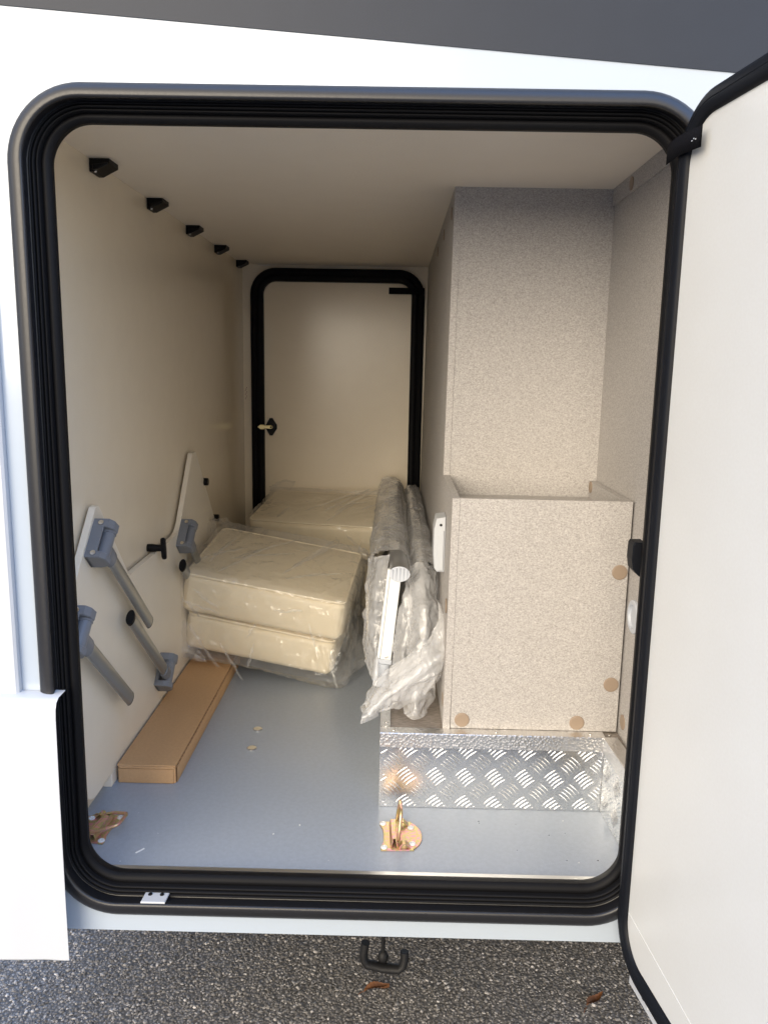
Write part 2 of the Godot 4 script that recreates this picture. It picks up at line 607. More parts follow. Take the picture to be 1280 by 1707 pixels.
	M.stone = mat(Color(1, 1, 1), 0.8)
	M.stone.vertex_color_use_as_albedo = true

# ================= the setting =================
func build_ground() -> void:
	var st := start()
	quad(st, Vector3(-90, 0, 90), Vector3(90, 0, 90), Vector3(90, 0, -90), Vector3(-90, 0, -90))
	var g := obj("asphalt_ground", st, M.asphalt, self)
	g.set_meta("kind", "structure")
	tag(g, "coarse grey asphalt ground under the motorhome", "ground")
	# loose-looking chippings bedded in the surface
	var chip := start()
	var pts := [Vector3(0, 1, 0), Vector3(0, -1, 0)]
	for i in 5:
		pts.append(Vector3(cos(TAU * i / 5.0) * (0.85 + 0.3 * (i % 2)), 0.15 * (i % 3) - 0.1, sin(TAU * i / 5.0)))
	for i in 5:
		var a: Vector3 = pts[2 + i]
		var b: Vector3 = pts[2 + (i + 1) % 5]
		facing(chip, a, b, a * 0.55 + Vector3(0, 0.8, 0), a + b + Vector3(0, 0.6, 0))
		facing(chip, b, a * 0.55 + Vector3(0, 0.8, 0), b * 0.55 + Vector3(0, 0.8, 0), a + b + Vector3(0, 0.6, 0))
		facing(chip, a * 0.55 + Vector3(0, 0.8, 0), b * 0.55 + Vector3(0, 0.8, 0), Vector3(0, 0.9, 0), Vector3.UP)
	var mm := MultiMesh.new()
	mm.transform_format = MultiMesh.TRANSFORM_3D
	mm.use_colors = true
	mm.mesh = commit(chip)
	var n := 80000
	mm.instance_count = n
	for i in n:
		var near := i < 46000
		var x := rng.randf_range(-1.15, 1.0) if near else rng.randf_range(-2.6, 2.2)
		var z := rng.randf_range(-0.75, 0.15) if near else rng.randf_range(-1.6, 1.9)
		var s := rng.randf_range(0.0011, 0.0030) if rng.randf() < 0.82 else rng.randf_range(0.0030, 0.0052)
		var b := Basis(Vector3.UP, rng.randf() * TAU) * Basis(Vector3.RIGHT, rng.randf_range(-0.35, 0.35))
		b = b.scaled_local(Vector3(s * rng.randf_range(0.8, 1.5), s * 0.55, s * rng.randf_range(0.7, 1.1)))
		mm.set_instance_transform(i, Transform3D(b, Vector3(x, s * 0.12, z)))
		var v := 0.075 + 0.24 * pow(rng.randf(), 2.0)
		if i % 29 == 0:
			v = rng.randf_range(0.30, 0.48)
		mm.set_instance_color(i, Color(v * 1.07, v, v * 0.93))
	var mi := MultiMeshInstance3D.new()
	mi.name = "stone_chippings"
	mi.multimesh = mm
	mi.material_override = M.stone
	mi.set_meta("kind", "stuff")
	g.add_child(mi, true)

# a sheet in the plane z with a rounded hole, plus thickness towards -z
func holed_sheet(st: SurfaceTool, lo: Vector2, hi: Vector2, z: float, hx0: float, hx1: float, hy0: float, hy1: float, r: float, toward := 1.0) -> void:
	var n := Vector3(0, 0, toward)
	var q := func(x0: float, y0: float, x1: float, y1: float) -> void:
		edge(st, Vector3(x0, y0, z), Vector3(x1, y0, z), Vector3(x1, y1, z), Vector3(x0, y1, z), n)
	q.call(lo.x, lo.y, hx0, hi.y)
	q.call(hx1, lo.y, hi.x, hi.y)
	q.call(hx0, lo.y, hx1, hy0)
	q.call(hx0, hy1, hx1, hi.y)
	var loop := rrect(hx0, hx1, hy0, hy1, r, 10)
	var corners := [Vector2(hx1, hy0), Vector2(hx1, hy1), Vector2(hx0, hy1), Vector2(hx0, hy0)]
	for k in 4:
		for i in 10:
			var a := loop[k * 11 + i]
			var b := loop[k * 11 + i + 1]
			facing(st, Vector3(a.x, a.y, z), Vector3(b.x, b.y, z), Vector3(corners[k].x, corners[k].y, z), n)

func build_shell() -> void:
	# outer skin with the door opening cut into it
	var st := start()
	var lo := Vector2(-0.62, 0.404)
	var hi := Vector2(4.2, 2.85)
	holed_sheet(st, lo, hi, ZW, -0.542, 0.542, 0.453, 1.868, 0.10, 1.0)
	holed_sheet(st, lo, hi, -0.02, -0.532, 0.532, 0.464, 1.860, 0.095, -1.0)
	edge(st, Vector3(lo.x, lo.y, -0.02), Vector3(hi.x, lo.y, -0.02), Vector3(hi.x, lo.y, ZW), Vector3(lo.x, lo.y, ZW), Vector3.DOWN)
	edge(st, Vector3(lo.x, hi.y, -0.02), Vector3(hi.x, hi.y, -0.02), Vector3(hi.x, hi.y, ZW), Vector3(lo.x, hi.y, ZW), Vector3.UP)
	edge(st, Vector3(lo.x, lo.y, -0.02), Vector3(lo.x, hi.y, -0.02), Vector3(lo.x, hi.y, ZW), Vector3(lo.x, lo.y, ZW), Vector3.LEFT)
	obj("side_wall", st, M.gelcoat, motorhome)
	# dark stripe across the wall above the door
	st = start()
	var band := PackedVector2Array([Vector2(-0.5875, 1.9895), Vector2(-0.3, 1.969), Vector2(0.56, 1.908), Vector2(1.6, 1.834), Vector2(4.15, 1.65), Vector2(4.15, 2.5), Vector2(-0.5875, 2.62)])
	prism(st, band, ZW, ZW + 0.002)
	obj("dark_stripe", st, M.band, motorhome)
	# moulded rear corner and bumper at the left
	st = start()
	prism(st, PackedVector2Array([Vector2(-0.588, ZW + 0.001), Vector2(-0.588, 0.046), Vector2(-0.592, 0.050), Vector2(-0.66, 0.048), Vector2(-0.70, 0.03), Vector2(-0.72, -0.02), Vector2(-0.72, -2.2), Vector2(-0.63, -2.2), Vector2(-0.63, ZW + 0.001)]), -2.80, -0.868, Transform3D(Basis(Vector3.RIGHT, Vector3(0, 0, 1), Vector3.DOWN), Vector3.ZERO), 0.002)
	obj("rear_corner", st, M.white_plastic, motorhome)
	st = start()
	var prof := [Vector3(0.0440, 0.3760, 0), Vector3(0.0455, 0.3745, 0), Vector3(0.0475, 0.3750, 0), Vector3(0.0485, 0.3775, 0), Vector3(0.0490, 0.50, 0), Vector3(0.0480, 0.70, 0), Vector3(0.0455, 0.845, 0), Vector3(0.0440, 0.862, 0), Vector3(0.0390, 0.873, 0), Vector3(0.0290, 0.8785, 0), Vector3(0.001, 0.879, 0)]
	# plan of the bumper round the rear corner: (x, z, outward x, outward z)
	var plan := [[-0.512, ZW - 0.0, 0.0, 1.0], [-0.53, ZW, 0.0, 1.0], [-0.558, ZW, 0.0, 0.97], [-0.60, ZW, 0.0, 1.02], [-0.66, ZW, -0.05, 1.05], [-0.71, 0.0, -0.8, 0.8], [-0.72, -0.05, -1.0, 0.1], [-0.72, -0.6, -1.0, 0.0], [-0.72, -2.2, -1.0, 0.0]]
	for i in plan.size() - 1:
		var p: Array = plan[i]
		var q: Array = plan[i + 1]
		for j in prof.size() - 1:
			var v: Vector3 = prof[j]
			var w: Vector3 = prof[j + 1]
			var at := func(e: Array, m: Vector3) -> Vector3: return Vector3(e[0] + e[2] * m.x, m.y, e[1] + e[3] * m.x)
			quad(st, at.call(q, v), at.call(p, v), at.call(p, w), at.call(q, w), 1 if j < 3 else (2 if j < 6 else 3))
	# thin returned edge on the right, hollow behind
	for j in range(3, prof.size() - 1):
		var v: Vector3 = prof[j]
		var w: Vector3 = prof[j + 1]
		var p0 := Vector3(-0.512, v.y, ZW + v.x)
		var p1 := Vector3(-0.512, w.y, ZW + w.x)
		var k := Vector3(-0.0015, 0, -0.0045)
		edge(st, p0, p0 + k, p1 + k, p1, Vector3.RIGHT)
		edge(st, p0 + k, p0 + k + Vector3(-0.043, 0, 0), p1 + k + Vector3(-0.043, 0, 0), p1 + k, Vector3.FORWARD)
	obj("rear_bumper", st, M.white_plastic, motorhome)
	# the rest of the body, which throws the shade
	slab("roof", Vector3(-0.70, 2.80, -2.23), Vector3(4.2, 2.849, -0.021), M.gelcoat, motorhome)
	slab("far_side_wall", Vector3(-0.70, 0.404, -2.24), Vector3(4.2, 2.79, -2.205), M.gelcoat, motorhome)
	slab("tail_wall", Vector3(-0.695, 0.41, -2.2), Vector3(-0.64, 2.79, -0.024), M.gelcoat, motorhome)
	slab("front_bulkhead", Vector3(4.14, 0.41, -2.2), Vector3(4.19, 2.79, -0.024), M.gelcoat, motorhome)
	slab("underfloor", Vector3(-0.635, 0.406, -2.2), Vector3(4.13, 0.44, -0.022), M.dusty_black, motorhome)

func build_opening() -> void:
	# black plastic frame clamped round the opening
	var st := start()
	var pr := [Vector2(0.0550, ZW), Vector2(0.0550, 0.0365), Vector2(0.0542, 0.0392), Vector2(0.0515, 0.0422), Vector2(0.0460, 0.0464), Vector2(0.0390, 0.0497), Vector2(0.0320, 0.0508), Vector2(0.0290, 0.0502), Vector2(0.0274, 0.0485), Vector2(0.0270, 0.0460), Vector2(0.0330, 0.0185), Vector2(0.0285, 0.0160), Vector2(0.0285, -0.019)]
	frame(st, -0.5, 0.5, 0.5, 1.83, 0.066, pr, [1, 1, 1, 1, 1, 1, 1, 1, 1, 2, 3, 4], 14, 0.1)
	var fr := obj("opening_frame", st, M.gloss_black, motorhome)
	# ribbed rubber seal with its hollow lip
	st = start()
	var sl := [Vector2(0.0300, 0.0160), Vector2(0.0296, 0.0210), Vector2(0.0282, 0.0232), Vector2(0.0266, 0.0226), Vector2(0.0260, 0.0200), Vector2(0.0252, 0.0170), Vector2(0.0244, 0.0202), Vector2(0.0228, 0.0214), Vector2(0.0212, 0.0204), Vector2(0.0206, 0.0172), Vector2(0.0198, 0.0136), Vector2(0.0190, 0.0164), Vector2(0.0174, 0.0174), Vector2(0.0160, 0.0162), Vector2(0.0154, 0.0126), Vector2(0.0142, 0.0060), Vector2(0.0130, 0.0078), Vector2(0.0104, 0.0092), Vector2(0.0070, 0.0088), Vector2(0.0040, 0.0070), Vector2(0.0014, 0.0040), Vector2(0.0, 0.0), Vector2(0.0006, -0.010), Vector2(0.006, -0.022), Vector2(0.018, -0.030), Vector2(0.030, -0.0305)]
	frame(st, -0.5, 0.5, 0.5, 1.83, 0.066, sl, [1, 1, 1, 1, 1, 2, 2, 2, 2, 2, 3, 3, 3, 3, 4, 5, 5, 5, 5, 5, 5, 6, 6, 6, 6], 14, 0.1)
	obj("rubber_seal", st, M.rubber, fr)
	# small white strike plate on the sill
	st = start()
	prism(st, PackedVector2Array([Vector2(-0.022, -0.019), Vector2(0.023, -0.019), Vector2(0.0245, 0.015), Vector2(-0.0205, 0.015)]), 0.0, 0.004, Transform3D(Basis(Vector3.RIGHT, Vector3(0, 0, -1), Vector3.UP), Vector3(-0.367, 0.4705, 0.0290)), 0.001)
	var sp := obj("strike_plate", st, M.white_plastic, motorhome)
	for dx in [-0.011, 0.011]:
		screw(Vector3(-0.366 + dx, 0.4743, 0.0265), Vector3.UP, 0.0042, sp, M.black_plastic)
	# dark catch standing on the right jamb inside
	st = start()
	prism(st, PackedVector2Array([Vector2(-0.026, 0.030), Vector2(-0.023, 0.036), Vector2(0.0, 0.036), Vector2(0.0, -0.042), Vector2(-0.010, -0.035), Vector2(-0.023, -0.022), Vector2(-0.027, 0.0)]), -0.035, 0.0, Transform3D(Basis(Vector3(0.82, 0, 0), Vector3(0, 0.86, 0), Vector3(0, 0, 1)), Vector3(0.512, 1.1250, -0.026)), 0.002)
	obj("door_catch", st, M.trim, motorhome)

func build_garage_door() -> void:
	var th := deg_to_rad(98.5)
	var d := Vector3(-cos(th), 0, sin(th))
	var t := Transform3D(Basis(d, Vector3.UP, d.cross(Vector3.UP)), Vector3(0.4915, 0, 0.05))
	# panel: inner face at local z 0
	var st := start()
	var ol := rrect(0.012, 1.055, 0.412, 1.842, 0.08, 10)
	prism(st, ol, -0.034, 0.0)
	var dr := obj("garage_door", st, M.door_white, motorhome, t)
	dr.set_meta("label", "open white garage door hinged on the right")
	# rounded edge trim
	st = start()
	frame(st, 0.034, 1.033, 0.432, 1.820, 0.062, [Vector2(0.034, -0.030), Vector2(0.034, -0.004), Vector2(0.031, 0.004), Vector2(0.025, 0.0075), Vector2(0.018, 0.0078), Vector2(0.0165, 0.0068), Vector2(0.015, 0.0078), Vector2(0.004, 0.007), Vector2(0.0, 0.004), Vector2(-0.001, 0.0003)], [1, 1, 1, 1, 2, 2, 3, 3, 3], 12)
	obj("edge_trim", st, M.trim, dr)
	# thin bead of the inner lining along the bottom
	st = start()
	tube(st, [Vector3(0.036, 0.505, 0.0), Vector3(0.30, 0.476, 0.0), Vector3(1.03, 0.470, 0.0)], 0.0011, 0.0009, Vector3.UP, 8)
	obj("lining_bead", st, M.door_white, dr)
	# skirt profile on the outside, lower than the door leaf
	st = start()
	box(st, Vector3(-0.012, 0.318, -0.052), Vector3(1.05, 0.50, -0.036), 0.002)
	box(st, Vector3(-0.012, 0.310, -0.064), Vector3(1.05, 0.3175, -0.046), 0.002)
	box(st, Vector3(-0.040, 0.333, -0.052), Vector3(-0.0125, 0.41, -0.040), 0.002)
	box(st, Vector3(0.045, 0.336, -0.0358), Vector3(0.075, 0.368, -0.030), 0.002)
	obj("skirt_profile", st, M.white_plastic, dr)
	screw(Vector3(0.060, 0.352, -0.0298), Vector3(0, 0, 1), 0.007, dr, M.black_plastic)
	# black webbing check strap from the frame to the door
	st = start()
	var rows := []
	for i in 13:
		var s := i / 12.0
		var u := lerpf(-0.022, 0.088, s)
		var lift := 0.009 + 0.004 * s + 0.002 * sin(s * PI)
		var row := PackedVector3Array()
		for w in [[0.015, 0.0012], [0.015, -0.0], [-0.014, -0.0], [-0.014, 0.0012], [0.015, 0.0012]]:
			row.append(Vector3(u, 1.788 + w[0] + 0.002 * sin(s * 4.0), lift + w[1]))
		rows.append(row)
	grid(st, rows, false, 2)
	obj("check_strap", st, M.webbing, dr)
	# small label stitching marks
	st = start()
	for k in 3:
		box(st, Vector3(0.062 + 0.005 * k, 1.786 + 0.002 * (k % 2), 0.0135), Vector3(0.0645 + 0.005 * k, 1.7875 + 0.002 * (k % 2), 0.0150))
	obj("strap_stitching", st, M.grey_cap, dr)

func build_garage_walls() -> void:
	slab("left_bulkhead", Vector3(-0.628, 0.45, ZB - 0.02), Vector3(XL, 1.95, -0.032), M.cream, motorhome)
	var ce := slab("garage_ceiling", Vector3(XL, YC, ZB - 0.02), Vector3(XR + 0.03, YC + 0.025, -0.032), M.ceiling, motorhome)
	var fw := slab("far_wall", Vector3(XL, YF, ZB - 0.025), Vector3(XP + 0.05, YC, ZB), M.cream, motorhome)
	# lining round the opening, facing into the garage
	var st := start()
	holed_sheet(st, Vector2(XL, 0.45), Vector2(XR, YC), -0.034, -0.525, 0.525, 0.475, 1.855, 0.09, -1.0)
	holed_sheet(st, Vector2(XL, 0.45), Vector2(XR, YC), -0.0215, -0.525, 0.525, 0.475, 1.855, 0.09, 1.0)
	obj("front_lining", st, M.cream, motorhome)
	var fl := slab("garage_floor", Vector3(XL, 0.452, ZB), Vector3(XR, YF, -0.048), M.floor, motorhome)
	# raised sill strip between floor and seal
	st = start()
	prism(st, PackedVector2Array([Vector2(-0.048, 0.455), Vector2(-0.048, 0.4825), Vector2(-0.046, 0.4835), Vector2(-0.014, 0.4865), Vector2(-0.012, 0.492), Vector2(-0.004, 0.493), Vector2(-0.004, 0.455)]), -0.56, 0.56, Transform3D(Basis(Vector3(0, 0, 1), Vector3.UP, Vector3.LEFT), Vector3.ZERO))
	obj("sill_strip", st, M.alu, fl)
	disc("bolt_cap", 0.0125, 0.004, Vector3.UP, Vector3(-0.291, YF, -0.654), M.steel, fl)
	disc("bolt_cap", 0.0125, 0.004, Vector3.UP, Vector3(-0.288, YF, -0.544), M.steel, fl)
	# scuffs and crumbs on the floor
	st = start()
	box(st, Vector3(-0.010, 0, -0.0018), Vector3(0.010, 0.0008, 0.0018), 0.0, Transform3D(Basis(Vector3.UP, 0.9), Vector3(-0.436, YF, -0.099)))
	for k in 9:
		var p := Vector3(rng.randf_range(-0.5, 0.5), YF, rng.randf_range(-0.27, -0.06))
		var s := rng.randf_range(0.0005, 0.0014)
		box(st, Vector3(-s, 0, -s * 0.6), Vector3(s, s, s * 0.6), 0.0, Transform3D(Basis(Vector3.UP, rng.randf() * TAU), p))
	obj("pale_scuff", st, M.scuff, fl).set_meta("kind", "stuff")
	st = start()
	for k in 8:
		var p := Vector3(rng.randf_range(0.12, 0.5), YF, rng.randf_range(-0.25, -0.08))
		var s := rng.randf_range(0.0005, 0.0010)
		box(st, Vector3(-s, 0, -s), Vector3(s, s, s), 0.0, Transform3D(Basis(Vector3.UP, rng.randf() * TAU), p))
	obj("dark_crumbs", st, M.dusty_black, fl).set_meta("kind", "stuff")
	# felt wall on the right
	var rw := slab("right_wall", Vector3(XR, 0.452, ZP - 0.05), Vector3(XR + 0.02, YC, -0.036), M.felt, motorhome)
	st = start()
	box(st, Vector3(XR - 0.006, 1.845, ZP), Vector3(XR, YC, -0.036), 0.0005)
	obj("felt_rail", st, M.felt, rw)
	disc("cover_cap", 0.0145, 0.0022, Vector3.LEFT, Vector3(XR - 0.006, 1.862, -0.49), M.tan_cap, rw)
	disc("cover_cap", 0.0165, 0.0022, Vector3.LEFT, Vector3(XR, 0.695, -0.287), M.tan_cap, rw)
	# round blue-grey socket ring
	st = start()
	var tt := Transform3D(Basis(Vector3(0, 0, 1), Vector3.LEFT, Vector3.UP), Vector3(XR, 0.945, -0.262))
	lathe(st, [Vector2(0.036, 0), Vector2(0.036, 0.004), Vector2(0.033, 0.006), Vector2(0.026, 0.006), Vector2(0.024, 0.001), Vector2(0.0, 0.001)], 32, tt)
	var so := obj("round_socket", st, M.grey_cap, motorhome)
	so.name = "round_socket"
	# black angle blocks that hold the ceiling to the left wall
	for k in 5:
		st = start()
		var z := -0.462 - 0.3975 * k
		prism(st, PackedVector2Array([Vector2(0, 0), Vector2(0, -0.027), Vector2(0.010, -0.027), Vector2(0.043, -0.010), Vector2(0.043, 0)]), -0.030, 0.030, Transform3D(Basis.IDENTITY, Vector3(XL, YC, z)), 0.002)
		prism(st, PackedVector2Array([Vector2(0.010, -0.0255), Vector2(0.020, -0.0250), Vector2(0.0415, -0.014), Vector2(0.043, -0.010), Vector2(0.010, -0.014)]), 0.0295, 0.040, Transform3D(Basis.IDENTITY, Vector3(XL, YC, z)), 0.002)
		var b := obj("corner_block", st, M.black_plastic, motorhome)
		screw(Vector3(XL + 0.012, YC - 0.0265, z + 0.026), Vector3(0.2, -0.5, 1).normalized(), 0.0025, b, M.steel)
	# faint joint clips along the far ceiling line
	st = start()
	box(st, Vector3(-0.53, YC - 0.006, ZB), Vector3(-0.48, YC - 0.001, ZB + 0.008), 0.001)
	obj("joint_clip", st, M.board_edge, fw)
	st = start()
	for k in 9:
		box(st, Vector3(XL + 0.006 + 0.003 * (k % 3), 1.31 + 0.006 * k, ZB), Vector3(XL + 0.0085 + 0.003 * (k % 3), 1.3135 + 0.006 * k, ZB + 0.0006))
	obj("red_stamp_mark", st, M.red_print, fw)
	ce.set_meta("label", "pale garage ceiling panel")

func build_far_door() -> void:
	# service door on the opposite side: leaf, black rubber frame, latch, strap
	var st := start()
	prism(st, rrect(-0.515, 0.135, 0.515, 1.825, 0.05, 8), ZB, ZB + 0.008)
	var leaf := obj("far_door", st, M.cream, motorhome)
	st = start()
	frame(st, -0.507, 0.127, 0.525, 1.812, 0.055, [Vector2(0.056, ZB), Vector2(0.056, ZB + 0.022), Vector2(0.052, ZB + 0.028), Vector2(0.040, ZB + 0.030), Vector2(0.030, ZB + 0.024), Vector2(0.022, ZB + 0.033), Vector2(0.010, ZB + 0.034), Vector2(0.002, ZB + 0.027), Vector2(0.0, ZB + 0.008)], [1, 1, 1, 2, 3, 3, 3, 4], 10)
	obj("far_door_frame", st, M.rubber, motorhome)
	st = start()
	prism(st, PackedVector2Array([Vector2(-0.024, 0.006), Vector2(-0.006, 0.038), Vector2(0.006, 0.038), Vector2(0.025, 0.008), Vector2(0.025, -0.008), Vector2(0.006, -0.038), Vector2(-0.006, -0.038), Vector2(-0.024, -0.006)]), 0.008, 0.022, Transform3D(Basis.IDENTITY, Vector3(-0.478, 1.192, ZB)), 0.002)
	obj("latch_plate", st, M.black_plastic, leaf)
	st = start()
	prism(st, PackedVector2Array([Vector2(-0.056, 0.0), Vector2(-0.045, -0.010), Vector2(-0.028, -0.010), Vector2(-0.028, -0.006), Vector2(0.002, -0.008), Vector2(0.009, -0.004), Vector2(0.009, 0.004), Vector2(0.002, 0.008), Vector2(-0.028, 0.006), Vector2(-0.028, 0.010), Vector2(-0.045, 0.010)]), 0.022, 0.040, Transform3D(Basis.IDENTITY, Vector3(-0.478, 1.192, ZB)), 0.001)
	obj("latch_tongue", st, M.brass, leaf)
	screw(Vector3(-0.476, 1.192, ZB + 0.040), Vector3(0, 0, 1), 0.0045, leaf, M.black_plastic)
	st = start()
	box(st, Vector3(0.030, 1.766, ZB + 0.035), Vector3(0.182, 1.793, ZB + 0.039), 0.001)
	obj("far_strap", st, M.webbing, leaf)

func build_felt_furniture() -> void:
	# tall side board along the aisle: stands on the step, with a lower part that reaches forward beside the bin; its edge leans a few millimetres
	var st := start()
	var out := PackedVector2Array([Vector2(-ZB, YS), Vector2(-ZF, YS), Vector2(-ZF, YB), Vector2(-ZP, 1.190), Vector2(-ZP, YC), Vector2(-ZB, YC)])
	var lean := Transform3D(Basis(Vector3(0, 0, -1), Vector3(0.010, 1, 0), Vector3.LEFT), Vector3(XP - 0.0105, 0, 0))
	prism(st, out, -0.016, 0.0, lean)
	var sb := obj("felt_side_board", st, M.felt, motorhome)
	for z in [-0.72, -1.03, -1.36]:
		disc("cover_cap", 0.0155, 0.0022, Vector3.LEFT, Vector3(XP + 0.0075, 1.835, z), M.tan_cap, sb)
	for c in [[0.935, -0.345], [0.715, -0.345]]:
		disc("cover_cap", 0.0165, 0.0022, Vector3.LEFT, Vector3(XP - 0.002, c[0], c[1]), M.tan_cap, sb)
	# front of the tall partition
	st = start()
	box(st, Vector3(XP + 0.014, 1.02, ZP - 0.018), Vector3(XR, YC, ZP - 0.002))
	obj("felt_partition", st, M.felt, motorhome)
	# the bin in front of it
	st = start()
	box(st, Vector3(XP + 0.0135, YS, ZF - 0.016), Vector3(0.5735, YB, ZF - 0.0015), 0.0006)
	var bf := obj("felt_bin_front", st, M.felt, motorhome)
	for c in [[0.555, 1.028], [0.554, 0.771], [0.227, 0.680], [0.484, 0.679]]:
		disc("cover_cap", 0.0165, 0.0024, Vector3(0, 0, 1), Vector3(c[0], c[1], ZF - 0.0015), M.tan_cap, bf)
	disc("bare_cap", 0.0115, 0.0008, Vector3(0, 0, 1), Vector3(0.304, 0.676, ZF - 0.0015), M.felt, bf)
	st = start()
	box(st, Vector3(0.560, YS, ZP), Vector3(0.5755, YB - 0.001, ZF - 0.0165))
	var bs := obj("felt_bin_side", st, M.felt, motorhome)
	disc("cover_cap", 0.0145, 0.0022, Vector3.LEFT, Vector3(0.560, 1.168, ZP + 0.018), M.tan_cap, bs)
	st = start()
	box(st, Vector3(XP + 0.015, 1.125, ZP), Vector3(0.5595, 1.140, ZF - 0.0165))
	obj("felt_bin_shelf", st, M.felt, motorhome)
	# white plastic housing screwed to the side board
	st = start()
	prism(st, PackedVector2Array([Vector2(0.0, -0.066), Vector2(-0.018, -0.066), Vector2(-0.024, -0.058), Vector2(-0.027, -0.02), Vector2(-0.027, 0.035), Vector2(-0.022, 0.062), Vector2(0.0, 0.066)]), -0.07, 0.0, Transform3D(Basis.IDENTITY, Vector3(XP - 0.0005, 1.048, -0.462)), 0.002)
	var wh := obj("white_housing", st, M.white_plastic, motorhome)
	st = start()
	prism(st, PackedVector2Array([Vector2(-0.004, -0.062), Vector2(-0.015, -0.062), Vector2(-0.0185, -0.02), Vector2(-0.0185, 0.022), Vector2(-0.012, 0.034), Vector2(-0.004, 0.034)]), 0.0, 0.003, Transform3D(Basis.IDENTITY, Vector3(XP - 0.0005, 1.048, -0.462)), 0.001)
	obj("housing_cover", st, M.white_plastic, wh)
	screw(Vector3(XP - 0.012, 1.095, -0.462), Vector3(0, 0, 1), 0.0032, wh, M.black_plastic)

func ribs(st: SurfaceTool, w: float, h: float, t: Transform3D) -> void:
	var pitch := 0.066
	for row in 4:
		for kind in 2:
			for col in 9:
				var cx := -0.008 + pitch * (col + 0.5 * kind)
				var cy := h + 0.002 - pitch * (row * 1.0 + 0.5 * kind) - 0.008
				var ang := deg_to_rad(40.0 if kind == 0 else -43.0)
				var dir := Vector2(cos(ang), sin(ang))
				var nrm := Vector2(-dir.y, dir.x)
				for k in 5:
					var c := Vector2(cx, cy) + nrm * (k - 2.0) * 0.0082
					rib(st, c, dir, nrm, w, h, t)

func rib(st: SurfaceTool, c: Vector2, dir: Vector2, nrm: Vector2, w: float, h: float, t: Transform3D) -> void:
	var left := []
	var right := []
	var top := []
	for i in 7:
		var s := i / 6.0 * 2.0 - 1.0
		var wd := 0.0017 * sqrt(maxf(0.0, 1.0 - s * s))
		var bow := 0.0018 * (1.0 - s * s)
		var p := c + dir * s * 0.0185 + nrm * bow
		if p.x < 0.001 or p.x > w - 0.001 or p.y < 0.001 or p.y > h - 0.001:
			return_partial(left, right, top, st, t)
			left = []
			right = []
			top = []
			continue
		left.append(p + nrm * wd)
		right.append(p - nrm * wd)
		top.append(Vector3(p.x, p.y, 0.0017 * sqrt(maxf(0.0, 1.0 - s * s))))
	return_partial(left, right, top, st, t)

func return_partial(left: Array, right: Array, top: Array, st: SurfaceTool, t: Transform3D) -> void:
	for i in left.size() - 1:
		var l0 := Vector3(left[i].x, left[i].y, 0)
		var l1 := Vector3(left[i + 1].x, left[i + 1].y, 0)
		var r0 := Vector3(right[i].x, right[i].y, 0)
		var r1 := Vector3(right[i + 1].x, right[i + 1].y, 0)
		edge(st, t * l0, t * l1, t * top[i + 1], t * top[i], t.basis.z, 3)
		edge(st, t * r0, t * r1, t * top[i + 1], t * top[i], t.basis.z, 3)

